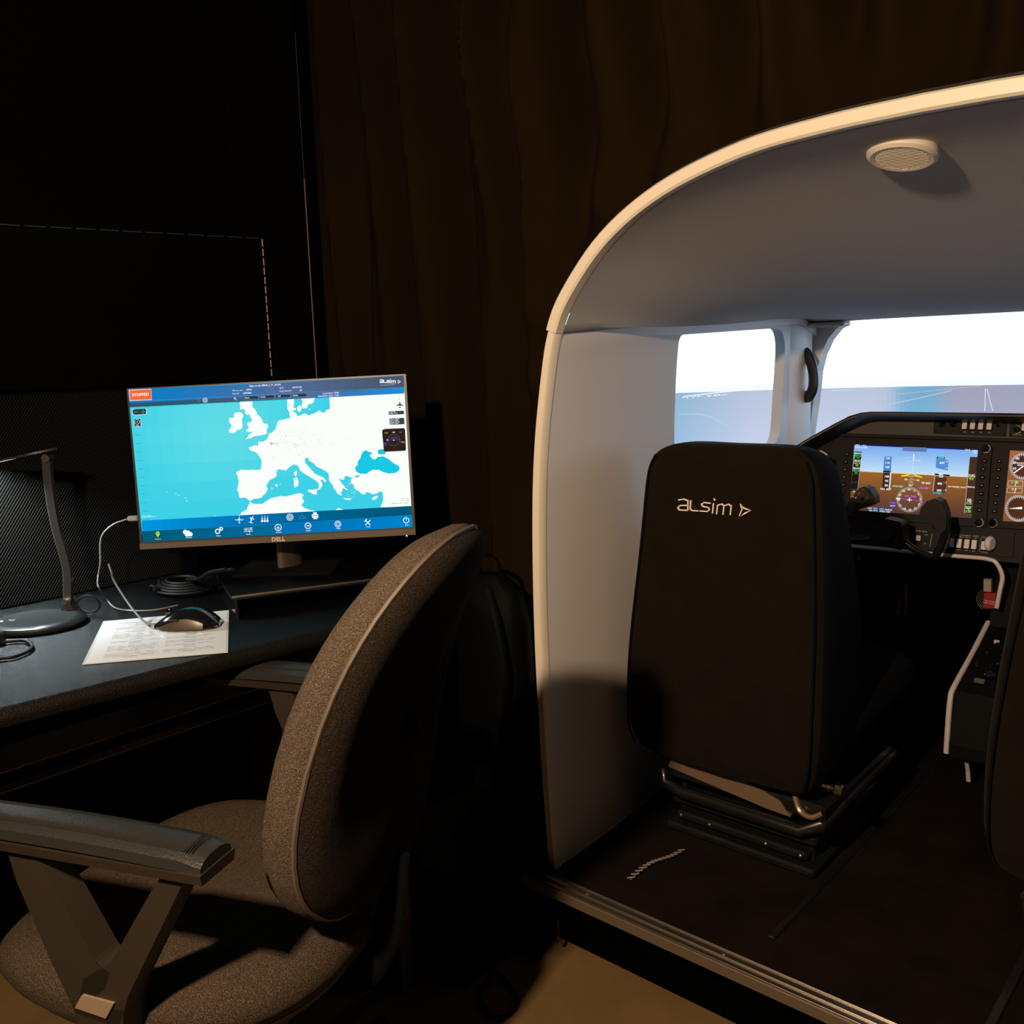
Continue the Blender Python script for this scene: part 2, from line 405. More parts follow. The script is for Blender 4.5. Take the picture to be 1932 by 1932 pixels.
# the window outline traced on the wall and rebuilt as a rounded quad in (y, z)
def on_wall(px, py):
    x = -1.2
    for _ in range(8):
        p = at(px, py, x=x); x = wx(p.y, p.z)
    return (p.y, p.z)
WQ = [on_wall(1283, 632), on_wall(1484, 618), on_wall(1470, 838), on_wall(1273, 880)]
WQ[2] = (WQ[2][0], min(WQ[2][1], WQ[3][1])); 
def wallpatch(side):
    """one continuous sheet with a rounded window hole: loft from the hole outline to the wall outline"""
    mb = MB(); n = 24
    def sx(x): return x if side < 0 else 2*CX-x
    hole = []; corners = [(WQ[1], .085), (WQ[0], .02), (WQ[3], .02), (WQ[2], .06)]
    # order: top-front(far), top-back(near), bottom-near, bottom-far ; y decreasing along the top
    pts = [Vector(c[0]) for c in corners]; rs = [c[1] for c in corners]; m = 4
    for k in range(m):
        p = pts[k]; a = (pts[k-1]-p); b = (pts[(k+1) % m]-p); r = rs[k]; a.normalize(); b.normalize()
        for j in range(9):
            t = j/8; hole.append((p+a*r)*(1-t)**2+p*2*t*(1-t)+(p+b*r)*t*t)
        q = pts[(k+1) % m]; r2 = rs[(k+1) % m]; s0 = p+b*r; s1 = q-b*r2
        for j in range(1, n): hole.append(s0.lerp(s1, j/n))
    c = (pts[0]+pts[1]+pts[2]+pts[3])/4
    def outer(h):
        d = h-c; ts = []
        if d.x > 1e-9: ts.append((YB-c.x)/d.x)
        if d.x < -1e-9: ts.append((YA+.01-c.x)/d.x)
        if d.y > 1e-9: ts.append((1.40-c.y)/d.y)
        if d.y < -1e-9: ts.append((.08-c.y)/d.y)
        t = min(ts); p = c+d*t
        return Vector((p.x, min(max(p.y, .08), seam_z(p.x))))
    rings = []; NR = 14
    OC = [(YB, None), (YA+.01, None), (YA+.01, .08), (YB, .08)]
    per = 9+n-1; outs = []
    for i in range(len(hole)):
        k = ((i-4) // per) % 4; t = ((i-4) % per)/per; y0_, z0_ = OC[k]; y1_, z1_ = OC[(k+1) % 4]; y = y0_+(y1_-y0_)*t
        za = seam_z(y) if z0_ is None else z0_; zb = seam_z(y) if z1_ is None else z1_; outs.append(Vector((y, za+(zb-za)*t)))
    for j in range(NR+1):
        t = (j/NR)**1.3; rings.append([h.lerp(o, t) for h, o in zip(hole, outs)])
    R = [[Vector((sx(wx(p.x, p.y)), p.x, p.y)) for p in ring] for ring in rings]
    # window reveal going outward
    rev = [Vector((sx(wx(h.x, h.y)-.035), h.x+(h.x-c.x)*.03, h.y+(h.y-c.y)*.03)) for h in hole]
    mb.rings([rev]+R, caps=False)
    # outer skin for thickness
    R2 = [[Vector((sx(wx(p.x, p.y)-.035), p.x, p.y)) for p in ring] for ring in rings[::4]]
    mb.rings([rev]+R2[1:], caps=False)
    return mb, hole
wp, hole = wallpatch(-1)
obj('side_wall', wp, M_shell, cab, smooth=True)
wp2, _h = wallpatch(1)
obj('side_wall', wp2, M_shell, cab, smooth=True)
# moulded strip above the window (slightly proud of the wall)
def headrail():
    mb = MB(); R = []
    for k in range(33):
        y = 2.10+(YB-2.10)*k/32; z = seam_z(y); x = wx(y, z); g = -.003+.022*max(0, min(1, (y-2.15)/.35))
        R.append([Vector((x-.01, y, z-.028)), Vector((x+g, y, z-.026)), Vector((x+g+.002, y, z-.004)), Vector((x-.01, y, z-.001))])
    return mb.rings(R)
obj('window_headrail', headrail(), M_shell, cab, smooth=True)
obj('seam_strip', MB().tube([(wx(y, seam_z(y))+.001, y, seam_z(y)) for y in [YA+.02+(YB-YA-.05)*k/24 for k in range(25)]], .0022, 6), M_alu, cab, smooth=True, label='thin bright seam between wall and headliner')

# headliner: lofted from the arch to the flat windscreen header
def headliner():
    mb = MB(); idx = list(range(i_seam, i_seamR+1)); n = len(idx); R = []
    for k in range(41):
        s = k/40; y = YA+.02+(2.765-YA-.02)*s; e = s*s*(3-2*s); e = e**.8; ring = []
        zs_ = seam_z(y)
        for q, i in enumerate(idx):
            t = q/(n-1); a = Vector(arch[i]) - arch_normal(i)*.004
            # front shape: short rise at the wall then a flat header
            xb = wx(y, zs_); xf = xb+(2*CX-2*xb)*t; 
            zf = 1.286
            edge = min(t, 1-t); zf = zs_ if edge < 1e-6 else zf+(zs_-zf)*math.exp(-edge*26)
            f = Vector((xf, zf)); p = a.lerp(f, e)
            # keep the seam line exactly on the wall
            if q == 0: p = Vector((wx(y, zs_), zs_))
            if q == n-1: p = Vector((2*CX-wx(y, zs_), zs_))
            ring.append(Vector((p.x, y, p.y)))
        R.append(ring)
    mb.rings(R, caps=False, close=False)
    R2 = [[Vector((p.x+(p.x-CX)*.02, p.y, p.z+.035)) for p in r] for r in R[::4]]
    mb.rings(R2, caps=False, close=False)
    mb.rings([R[-1], R2[-1]], caps=False, close=False)
    return mb
obj('headliner', headliner(), M_head, cab, smooth=True)

# front frame: pillars and windscreen opening on the plane y = YW
YW = 2.78
PW = Plane((0, YW, 0), (1, 0, 0), (0, 0, 1))
def front_frame(side):
    """A-pillar with the curved upper corner of the windscreen"""
    mb = MB()
    edge = [at(px, py, y=YW) for px, py in ((1592, 612), (1578, 620), (1562, 640), (1549, 668), (1541, 700), (1537, 740), (1530, 790), (1524, 835), (1515, 900), (1500, 1000))]
    e = [(p.x, p.z) for p in edge]
    poly = [(-1.26, 1.33), (e[0][0], 1.33)] + e + [(e[-1][0], .16), (-1.26, .16)]
    if side > 0: poly = [(2*CX-u, v) for u, v in reversed(poly)]
    return mb.poly(PW, poly, -.05, .0)
obj('windscreen_pillar', front_frame(-1), M_shell, cab)
obj('windscreen_pillar', front_frame(1), M_shell, cab)
obj('windscreen_header', MB().box((CX, 2.790, 1.312), (1.5, .03, .036), bev=.006), M_head, cab)
obj('header_end_trim', MB().box((-1.15, 2.735, 1.276), (.13, .055, .014), bev=.005), M_rim, cab, label='small lit cream ledge at the top of the windscreen pillar')
# moulded pillar bulge between side window and windscreen
def pillar_bulge():
    mb = MB(); R = []
    for z in [.70+.58*k/12 for k in range(13)]:
        x = wx(2.7, z); R.append([Vector((x-.01, 2.60, z)), Vector((x+.008, 2.635, z)), Vector((x+.016, 2.69, z)), Vector((x+.016, 2.75, z)), Vector((x-.01, 2.81, z))])
    return mb.rings(R)
obj('pillar_moulding', pillar_bulge(), M_shell, cab, smooth=True)
# grab handle
def hp(px, py, off=0): p = at(px, py, y=2.70+off); return p
h = MB().tube([hp(1508, 672, .04), hp(1521, 667, .01), hp(1531, 688), hp(1535, 712), hp(1533, 735), hp(1524, 748, .01), hp(1507, 747, .04)], lambda t: .0125, 10, flat=1.5, smooth=6)
hd = obj('grab_handle', h, M_black, cab, smooth=True)
obj('handle_socket', MB().lathe(hp(1508, 672, .045), (-.3, 1, 0), [(.018, -.004), (.020, 0), (.018, .008)], 16), M_shell, cab, smooth=True)
obj('handle_socket', MB().lathe(hp(1507, 746, .045), (-.3, 1, 0), [(.018, -.004), (.020, 0), (.018, .008)], 16), M_shell, cab, smooth=True)
# cabin floor, sill and skirt
obj('cabin_floor', MB().box((CX, 2.08, .145), (1.40, 1.45, .03)), M_carpet, cab)
obj('floor_underframe', MB().box((CX+.415, 2.09, .065), (2.24, 1.42, .128)), M_skirt, cab)
fr = MB(); fr.box((CX+.415, 1.334, .150), (2.26, .040, .018), bev=.001)
sill = obj('sill_trim', fr, M_alu, cab, label='ribbed aluminium door sill strip')
for k, yy in enumerate((1.3165, 1.3325, 1.3515)):
    obj('sill_rib', MB().box((CX+.415, yy, .160), (2.26, .0022, .004), bev=.0005), M_alu, sill)
for xx in (-1.02, -.72, -.42, -.12):
    obj('sill_screw', MB().lathe((xx, 1.342, .159), (0, 0, 1), [(.0035, 0), (.0035, .0015), (.001, .002)], 10), M_alu, sill)
obj('sill_front', MB().box((CX+.415, 1.3130, .1495), (2.26, .004, .021), bev=.001), M_silllip, cab, label='pale front lip under the ribbed sill')
obj('hanging_bolt', MB().lathe((-1.085, 1.33, .035), (0, 0, 1), [(.004, 0), (.004, .006), (.0025, .008), (.0025, .05)], 8), M_bsteel, cab)
# seat rails and floor fittings
RL = MB(); RL.box((-.675, 1.86, .162), (.014, .86, .006), bev=.002)
obj('seat_rail', RL, M_bsteel, cab)
RL = MB(); RL.box((-.315, 1.70, .162), (.016, .70, .006), bev=.002)
obj('seat_rail', RL, M_bsteel, cab)
ch = MB()
for k in range(14):
    t = k/13; p = at(1190+95*t, 1660-58*t-6*sin(t*5), z=.164)
    ch.lathe(p, (0, 0, 1), [(.002, 0), (.004, .002), (.002, .004)], 6)
    ch.tube([p+Vector((-.006, -.004, .004)), p+Vector((.006, .006, .005))], .0022, 5)
o = tag(obj('metal_chain', ch, mat('dull_chain', (.12, .10, .08), .5, metal=.8), base=at(1190, 1660, z=.16)), 'small metal chain lying on the cockpit carpet behind the left seat', 'chain')

# round speaker under the roof
sp = thing('ceiling_speaker', 'round cream ceiling speaker with ribbed grille under the cockpit roof', 'speaker', (-.466, 1.452, 1.50))
ax = Vector((-.04, -.25, -1)).normalized(); sc = at(1703, 289, z=1.495)
obj('speaker_ring', MB().lathe(sc, ax, [(.050, -.008), (.053, .0), (.052, .006), (.046, .010), (.040, .009), (.039, .006)], 40), M_rim, sp, smooth=True)
g = MB(); a = ax.orthogonal().normalized(); ga = Vector((.8, .6, 0)); ga = (ga-ax*ga.dot(ax)).normalized(); gb = ax.cross(ga)
for k in range(-7, 8):
    o_ = k*.0053; L = sqrt(max(.039**2-o_**2, 0))
    if L > .004: g.tube([sc+ax*.008+gb*o_-ga*L, sc+ax*.008+gb*o_+ga*L], .0012, 5)
obj('grille', g, M_rim, sp); obj('grille_back', MB().lathe(sc, ax, [(.039, .004), (.039, .006)], 32), mat('grille_shadow', (.06, .045, .035), .8), sp)

# ================================================================== PROJECTION SCREEN round the cockpit
CC = Vector((CX, 2.35)); CRAD = 2.35
def screen_color(th, z):
    """th measured from straight ahead, negative to the left"""
    hz = 1.035
    if z > hz:
        t = min((z-hz)/.75, 1); a = (2.0, 2.5, 2.9); b = (1.3, 1.9, 2.7)
        k = min((z-hz)/.03, 1); s = tuple(a[i]*(1-t)+b[i]*t for i in range(3)); g = (.80, .95, 1.1)
        return tuple(g[i]*(1-k)+s[i]*k for i in range(3))
    d = (hz-z); mauve = (.36, .37, .50); blue = (.18, .42, .62); pale = (.50, .56, .72)
    b = .5+.5*math.tanh((th+.39)*-60)*1.0      # blue beyond the blend edge
    b2 = .5+.5*math.tanh((th+.475)*-60)
    c = tuple(mauve[i]*(1-b)+blue[i]*b for i in range(3)); c = tuple(c[i]*(1-b2)+pale[i]*b2 for i in range(3))
    if th < -.75:
        q = min((-.75-th)/.25, 1); c = tuple(pale[i]*(1-q)+blue[i]*q for i in range(3))
    f = 1+min(d*.5, .35)
    return tuple(x*f for x in c)
mb = MB(); NT, NZ = 420, 90; TH0, TH1 = -1.72, 1.72; ZS0, ZS1 = 0.02, 2.4
zl = [ZS0+(ZS1-ZS0)*j/NZ for j in range(NZ+1)]
def cyl(th, z, inset=0): r = CRAD-inset; return Vector((CC.x+r*sin(th), CC.y+r*cos(th), z))
for i in range(NT):
    for j in range(NZ):
        t0 = TH0+(TH1-TH0)*i/NT; t1 = TH0+(TH1-TH0)*(i+1)/NT
        mb.add([cyl(t0, zl[j]), cyl(t0, zl[j+1]), cyl(t1, zl[j+1]), cyl(t1, zl[j])], [(0, 3, 2, 1)], screen_color((t0+t1)/2, (zl[j]+zl[j+1])/2))
scr = thing('projection_screen', 'curved projection screen outside the cockpit windows showing horizon and runway', 'screen', (CX, 4.7, 0))
obj('projected_landscape', mb, emat('projector_image', 1.0), scr)
obj('screen_backing', MB().rings([[cyl(TH0+(TH1-TH0)*i/60, z, -.02) for i in range(61)] for z in (0, 2.42)], caps=False, close=False), M_matte, scr)
def oncyl(px, py):
    d = ray(px, py); a = d.x**2+d.y**2; ox, oy = CAM.x-CC.x, CAM.y-CC.y; b = 2*(d.x*ox+d.y*oy); c = ox*ox+oy*oy-(CRAD-.01)**2
    t = (-b+sqrt(b*b-4*a*c))/(2*a); return CAM+d*t
def cyl_stroke(pxs, wpx, col):
    m_ = MB()
    for (a_, b_) in zip(pxs[:-1], pxs[1:]):
        n = 6
        for k in range(n):
            u0 = k/n; u1 = (k+1)/n; x0 = a_[0]+(b_[0]-a_[0])*u0; y0 = a_[1]+(b_[1]-a_[1])*u0; x1 = a_[0]+(b_[0]-a_[0])*u1; y1 = a_[1]+(b_[1]-a_[1])*u1
            L = sqrt((x1-x0)**2+(y1-y0)**2) or 1; nx, ny = -(y1-y0)/L*wpx/2, (x1-x0)/L*wpx/2
            m_.add([oncyl(x0-nx, y0-ny), oncyl(x1-nx, y1-ny), oncyl(x1+nx, y1+ny), oncyl(x0+nx, y0+ny)], [(0, 1, 2, 3)], col)
    return m_
rw = MB()
for st, wp_, c in (([(1859, 733), (1858, 776)], 1.3, (.85, .82, .9)), ([(1862, 733), (1873, 776)], 1.3, (.85, .82, .9)),
                ([(1672, 764), (1730, 752), (1795, 737)], 1.4, (.62, .60, .72)), ([(1540, 726), (1932, 723)], 1.2, (1.2, 1.25, 1.3)), ([(1568, 737), (1612, 736)], 1.2, (.5, .8, .95)),
                ([(1700, 743), (1850, 728)], 1.0, (.55, .55, .68)), ([(1290, 748), (1350, 741), (1480, 729)], 1.6, (1.0, 1.05, 1.05)),
                ([(1281, 781), (1320, 781), (1345, 788), (1375, 804), (1392, 836)], 1.6, (.45, .66, .80))):
    obj('runway_edge_line' if st[0][0] in (1859, 1862) else 'ground_line', cyl_stroke(st, wp_, c), emat('projector_image', 1.0), scr)
for k in range(34):
    x = random.gauss(1322, 28); y = 749-(x-1285)*.07+random.random()*3; 
    if 1285 < x < 1420: m2 = cyl_stroke([(x, y), (x+random.uniform(1, 3), y-.2)], 1.2, (1.2, 1.25, 1.2)); rw.add(m2.v, m2.f, (1.2, 1.25, 1.2))
obj('town_lights', rw, emat('projector_image', 1.0), scr)['kind'] = 'stuff'

# ================================================================== INSTRUMENT PANEL
TIL = .26
ip_u = Vector((0, TIL, 1)).normalized()
IP = Plane((-.8, 2.5, .95), (1, 0, 0), ip_u)      # n = r x u points to the pilot (-y)
def I(x, y): return IP.uv(1480+x/4.274, 750+y/4.274)      # tracing helper for one close view of the panel
ip = thing('instrument_panel', 'black aircraft instrument panel with lit displays ahead of the seats', 'instrument panel', (CX, 2.45, .16))
# coaming (glareshield) : outline in (x, z) swept in depth
def gl_outline():
    top = [at(px, py, y=2.46) for px, py in ((1496, 853), (1510, 843), (1545, 822), (1590, 797), (1620, 782), (1640, 776), (1660, 774), (1700, 774))]
    L = [(p.x, p.z) for p in top]; ztop = L[-1][1]; L += [(CX, ztop)]
    return L + [(2*CX-x, z) for x, z in reversed(L[:-1])]
GO = gl_outline()
def coaming(y0, y1, th):
    mb = MB(); R = []
    n = len(GO)
    for i, (x, z) in enumerate(GO):
        a = GO[max(i-1, 0)]; b = GO[min(i+1, n-1)]; d = Vector((b[0]-a[0], b[1]-a[1])).normalized(); nn = Vector((d.y, -d.x))   # inward (down)
        R.append([Vector((x, y0, z)), Vector((x, y1, z-.075)), Vector((x+nn.x*th, y1, z-.075+nn.y*th)), Vector((x+nn.x*th, y0+.012, z+nn.y*th))])
    return mb.rings(R)
obj('coaming', coaming(2.40, 2.79, .010), M_black, ip, smooth=True)
edge = [Vector((x, 2.399, z-.006)) for x, z in GO]
obj('coaming_edge_trim', MB().tube(edge, .0022, 6), M_gold, ip, smooth=True, label='thin tan piping along the coaming lip')
# main face board, with the white lower trim
left = at(1500, 1000, y=2.45).x
board = [I(110, 420), I(330, 260), I(520, 150), I(680, 125), I(1932, 125)]
xr = 2*(CX+.8)  # mirror: u -> xr - u
def mir(L): return [(xr-u, v) for u, v in L]
lb = [I(300, 1180), I(110, 1150)]
half_b = [lb[1], board[0], board[1], board[2], board[3]]
full = half_b + mir(list(reversed(half_b)))
full += [ (xr-I(300, 1195)[0], I(300, 1195)[1]), (xr-I(1640, 1310)[0], I(1640, 1310)[1])]
full += [I(1640, 1310), I(300, 1195)]
bd = MB().poly(IP, full, -.03, 0.0)
obj('panel_board', bd, M_panel2, ip)
# upper strip and ledge under it
ust = [I(430, 290), I(560, 180), I(680, 150), I(800, 145)]; r_ = (xr-ust[3][0], ust[3][1])
up = [ust[0], ust[1], ust[2], ust[3]] + mir([ust[3], ust[2], ust[1], ust[0]])
obj('upper_fascia', MB().poly(IP, up, 0.0, .006), M_panel, ip)
lg0 = I(430, 300); lg1 = I(430, 316)
obj('fascia_ledge', MB().poly(IP, [lg0, (xr-lg0[0], lg0[1]-.002), (xr-lg1[0], lg1[1]-.002), lg1], 0, .014), M_panel2, ip)
# switch sub-panels
def quadP(a, b, c, d, h0, h1, r=.003):
    return MB().poly(IP, [I(*a), I(*b), I(*c), I(*d)], h0, h1)
def rocker(cx, cy, wpx, hpx, parent, h=.006, m=None):
    u, v = I(cx, cy); s = .00033
    obj('rocker_frame', MB().poly(IP, rrect(wpx*1.45*s, hpx*1.25*s, .002, 3, u, v), h-.002, h+.001), M_gloss, parent)
    return obj('rocker_switch', MB().poly(IP, rrect(wpx*s, hpx*s, .0012, 2, u, v), h, h+.004), m or M_white, parent)
def knob(cx, cy, r, parent, h=.006, ring=True, name='knob', m=None):
    u, v = I(cx, cy); c = IP.pt(u, v, h)
    k = obj(name, MB().lathe(c, IP.n, [(r, 0), (r, .004), (r*.62, .006), (r*.6, .016), (r*.5, .018), (0, .018)], 20), m or M_gloss, parent, smooth=True)
    if ring:
        rg = MB()
        for i in range(16):
            a0 = -1.9+i*.19; rg.stroke(IP, [(u+cos(a0)*r*1.15, v+sin(a0)*r*1.15), (u+cos(a0+.19)*r*1.15, v+sin(a0+.19)*r*1.15)], .0012, h+.0003)
        obj('knob_scale', rg, M_white, k)
    return k
M_keymark = mat('key_print', (.40, .37, .35), .5)
def label(parent, items, name='lettering', h=.0066, m=None):
    for s_, x, y, size, al in items:
        t = MB(); u, v = I(x, y); text_mesh(t, IP, s_, u, v-size*.35, size, h, (1, 1, 1), al)
        o_ = obj(name, t, m or M_keymark, parent)
swp = obj('switch_panel', quadP((1215, 158), (1808, 175), (1793, 322), (1209, 296), .006, .009), M_panel2, ip)
for (x, y) in ((1463, 228), (1528, 229), (1593, 231), (1661, 232)): rocker(x, y, 34, 64, swp, .009)
knob(1283, 222, .0085, swp, .009, False); knob(1370, 222, .0085, swp, .009, False); knob(1732, 233, .004, swp, .009, False)
for (x, y) in ((1792, 180), (1780, 300), (1232, 278)): obj('panel_screw', MB().lathe(IP.pt(*I(x, y), .009), IP.n, [(.003, 0), (.003, .001), (0, .0012)], 10), M_gloss, swp)
label(swp, [('INSTRUMENTS', 1290, 180, .0058, 'CENTER'), ('FLOOD', 1372, 180, .0058, 'CENTER'), ('LAND\nON', 1470, 174, .0048, 'CENTER'), ('TAXI\nON', 1536, 174, .0048, 'CENTER'),
            ('NAV\nON', 1602, 175, .0048, 'CENTER'), ('STROBE\nON', 1670, 176, .0048, 'CENTER'), ('OFF', 1462, 284, .0048, 'CENTER'), ('OFF', 1526, 285, .0048, 'CENTER'), ('OFF', 1592, 286, .0048, 'CENTER'), ('OFF', 1659, 288, .0048, 'CENTER'), ('TEST', 1736, 210, .0048, 'CENTER')], h=.0096)
swp2 = obj('switch_panel', quadP((1828, 172), (2300, 190), (2290, 345), (1818, 322), .006, .009), M_panel2, ip)
knob(1885, 266, .0075, swp2, .009); obj('push_button', MB().poly(IP, rrect(.009, .009, .001, 2, *I(1895, 205)), .009, .013), M_gloss, swp2)
label(swp2, [('MIKE', 1895, 186, .0048, 'CENTER'), ('VOL', 1890, 234, .0048, 'CENTER'), ('PUSH ON', 1885, 306, .0048, 'CENTER')], h=.0096)
for (x, y) in ((1838, 185), (1832, 303)): obj('panel_screw', MB().lathe(IP.pt(*I(x, y), .009), IP.n, [(.003, 0), (.003, .001), (0, .0012)], 10), M_gloss, swp2)
for (x, y) in ((1945, 240), (2010, 243)): rocker(x, y, 34, 64, swp2, .009)

# --- primary flight display
def disp_unit(shift, keysL, keysR, knobs, name):
    pass
pfd = obj('display_unit', MB().poly(IP, [I(448, 340), I(1665, 392), I(1680, 405), I(1630, 1038), I(1618, 1050), I(425, 958)], 0, .010), M_panel2, ip, bevel=.002)
for k, (x, y) in enumerate(((517, 463), (510, 524), (503, 586), (497, 647), (491, 708), (485, 768), (479, 828), (1622, 518), (1614, 583), (1608, 650), (1602, 715), (1597, 781), (1590, 846), (1584, 913))):
    u, v = I(x, y); sk = obj('soft_key', MB().poly(IP, rrect(.0105, .0090, .002, 3, u, v), .010, .0135), M_gloss, pfd)
    pass
for (x, y) in ((517, 463), (510, 524), (503, 586), (497, 647), (491, 708), (485, 768), (479, 828), (1622, 518), (1614, 583), (1608, 650), (1602, 715), (1597, 781), (1590, 846), (1584, 913)):
    u, v = I(x, y); obj('key_mark', MB().poly(IP, rrect(.0050, .0018, .0005, 2, u, v), .0138), M_keymark, pfd)
for (x, y) in ((1632, 418), (1575, 1012), (468, 917)): knob(x, y, .0088, pfd, .010)
# display picture
pic = MB()
def S(c): return lin(c)
def Q(x, y): return IP.uv(1600+x/7.431, 830+y/7.431)
H = .0105
def ppoly(pts, col, l=0, k=1.0): pic.poly(IP, [Q(*p) for p in pts], H+l*.0001, col=tuple(c*k for c in S(col)))
def pst(pts, w_, col, l=2, k=1.0): pic.stroke(IP, [Q(*p) for p in pts], w_*.000178, H+l*.0001, col=tuple(c*k for c in S(col)))
def ptx(s_, x, y, size, col=(255, 255, 255), l=3, al='CENTER'): u, v = Q(x, y); text_mesh(pic, IP, s_, u, v-size*.00017*.35, size*.00017, H+l*.0001, S(col), al, ang=0, bold=.02)
NS = 16
TL, TR, BR, BL = (110, 70), (1838, 145), (1748, 1105), (40, 985)
def bi(s_, t_): 
    return (TL[0]*(1-s_)*(1-t_)+TR[0]*s_*(1-t_)+BR[0]*s_*t_+BL[0]*(1-s_)*t_, TL[1]*(1-s_)*(1-t_)+TR[1]*s_*(1-t_)+BR[1]*s_*t_+BL[1]*(1-s_)*t_)
TH = .405
for k in range(NS):
    t0, t1 = TH*k/NS, TH*(k+1)/NS; m_ = (k+.5)/NS
    ppoly([bi(0, t0), bi(1, t0), bi(1, t1), bi(0, t1)], (120+75*m_, 170+55*m_, 238+8*m_))
    t0, t1 = TH+(1-TH)*k/NS, TH+(1-TH)*(k+1)/NS
    ppoly([bi(0, t0), bi(1, t0), bi(1, t1), bi(0, t1)], (158-70*m_, 100-42*m_, 40+10*m_))
ppoly([(110, 70), (1838, 145), (1838, 158), (110, 84)], (10, 20, 130), 1)
ppoly([(785, 105), (1122, 118), (1118, 178), (782, 163)], (96, 122, 172), 2)
ppoly([(110, 170), (215, 175), (155, 720), (60, 720)], (28, 22, 20), 1)       # left status strip
ppoly([(1722, 246), (1830, 250), (1748, 1040), (1648, 1030)], (72, 46, 34), 1)
pst([(1722, 246), (1648, 1030)], 6, (190, 190, 190), 2); pst([(215, 175), (150, 740)], 5, (170, 170, 170), 2)
for (y, c2) in ((245, (60, 230, 90)), (350, (200, 230, 60)), (455, (60, 230, 120))):
    dx = -(y-245)*.13
    ptx('MAIN', 168+dx, y-48, 44, (230, 230, 230)); ptx('NO DATA'[:4], 162+dx, y-15, 40, c2); ptx('0.0', 160+dx, y+12, 34, c2)
ppoly([(112, 180), (124, 180), (118, 270), (104, 270)], (40, 230, 70), 3)
for y in (280, 380, 490, 600, 700): pst([(200-(y-280)*.13, y), (100-(y-280)*.1, y)], 3, (120, 120, 120), 3)
ptx('108.0', 150, 82, 34, (235, 235, 250)); ptx('115.4', 240, 90, 34, (235, 235, 250)); ptx('110.50', 155, 112, 34); ptx('113.90', 245, 116, 34)
ptx('121.5', 1690, 150, 34); ptx('118.0', 1790, 160, 34); ptx('124.85', 1700, 180, 30, (60, 230, 150)); ptx('136.9', 1800, 188, 30)
# speed tape
ppoly([(530, 238), (632, 242), (608, 700), (495, 690)], (70, 70, 80), 1)
ppoly([(530, 238), (632, 242), (622, 455), (516, 450)], (70, 130, 205), 2); ppoly([(516, 470), (600, 475), (580, 700), (495, 690)], (60, 42, 32), 2)
pst([(618, 470), (600, 690)], 16, (240, 240, 240), 3); pst([(632, 250), (620, 440)], 3, (90, 230, 240), 3)
for t_, y in (('120', 265), ('110', 330), ('100', 390), ('100', 520), ('90', 582), ('80', 645)): ptx(t_, 575-(y-265)*.05, y, 48, l=4)
ppoly([(512, 442), (605, 446), (602, 480), (510, 476)], (10, 10, 10), 4); ptx('- - -', 555, 461, 50, l=5); ptx('TAS  0KT', 545, 697, 42)
# altitude tape
ppoly([(1255, 250), (1425, 290), (1415, 440), (1248, 400)], (90, 140, 215), 1); ppoly([(1268, 243), (1376, 247), (1374, 275), (1266, 270)], (5, 30, 60), 3); ptx('2000', 1322, 258, 44, (90, 240, 255), 4)
ppoly([(1225, 520), (1400, 530), (1385, 750), (1205, 735)], (84, 50, 34), 2); ptx('600', 1335, 330, 46); ptx('400', 1303, 620, 46); ptx('200', 1295, 715, 46)
pst([(1240, 490), (1435, 508)], 22, (15, 15, 15), 3); ppoly([(1295, 478), (1350, 482), (1348, 535), (1293, 530)], (245, 245, 245), 4); ptx('20', 1322, 508, 46, (10, 10, 10), 5)
pst([(1232, 510), (1205, 730)], 4, (230, 230, 230), 3)
for k in range(12): y = 520+k*18; pst([(1232-(y-510)*.12, y), (1246-(y-510)*.12, y+1)], 3, (230, 230, 230), 3)
for k, y in enumerate((305, 405, 605, 710)): ptx('- '+'2112'[k], 1395-(y-305)*.05, y, 38)
ppoly([(1210, 732), (1326, 742), (1322, 768), (1206, 758)], (8, 40, 50), 4); ptx('29.92IN', 1266, 752, 36, (90, 240, 240), 5)
# flight director, ladder, compass
pst([(193, 450), (1685, 530)], 3, (235, 225, 215), 2); pst([(640, 470), (905, 482)], 7, (240, 220, 40), 3); pst([(925, 484), (1190, 496)], 7, (240, 220, 40), 3)
ppoly([(905, 485), (765, 505), (765, 522), (860, 515)], (240, 220, 50), 3); ppoly([(922, 485), (1065, 528), (1055, 540), (960, 520)], (240, 220, 50), 3)
for (y, w_) in ((505, 30), (522, 75), (545, 30), (568, 150), (590, 35), (608, 75)): x = 915-(y-500)*.12; pst([(x-w_/2, y-2), (x+w_/2, y+2)], 4, (240, 240, 240), 3)
ptx('10', 825, 562, 40); ptx('10', 998, 574, 40)
pst([(940, 215), (935, 300)], 14, (225, 240, 255), 2); pst([(935, 300), (920, 480)], 5, (220, 235, 255), 2); pst([(800, 262), (940, 250), (1040, 310)], 4, (205, 228, 255), 2); pst([(850, 300), (1030, 305)], 4, (205, 228, 255), 2); pst([(900, 395), (1030, 398)], 3, (200, 225, 255), 2)
cx_, cy_, rx_, ry_ = 880, 845, 178, 178
for k in range(72):
    a_ = 2*pi*k/72; r0 = 150 if k % 2 else 140
    pst([(cx_+cos(a_)*r0*1.03, cy_+sin(a_)*r0), (cx_+cos(a_)*178*1.03, cy_+sin(a_)*176)], 3.2, (240, 240, 240), 3)
for k, t_ in enumerate(('9', 'E', '12', '15', '18', '21', 'W', '30', '33', 'N', '3', '6')):
    a_ = 2*pi*(k/12)-.04; ptx(t_, cx_+cos(a_)*150, cy_+sin(a_)*142, 44, (240, 240, 240), 5)
pst([(715, 825), (1050, 868)], 6, (190, 60, 230), 4); ppoly([(690, 820), (750, 818), (750, 838), (692, 838)], (240, 240, 250), 5)
pst([(852, 845), (908, 850)], 12, (255, 255, 255), 5); pst([(882, 822), (878, 870)], 12, (255, 255, 255), 5)
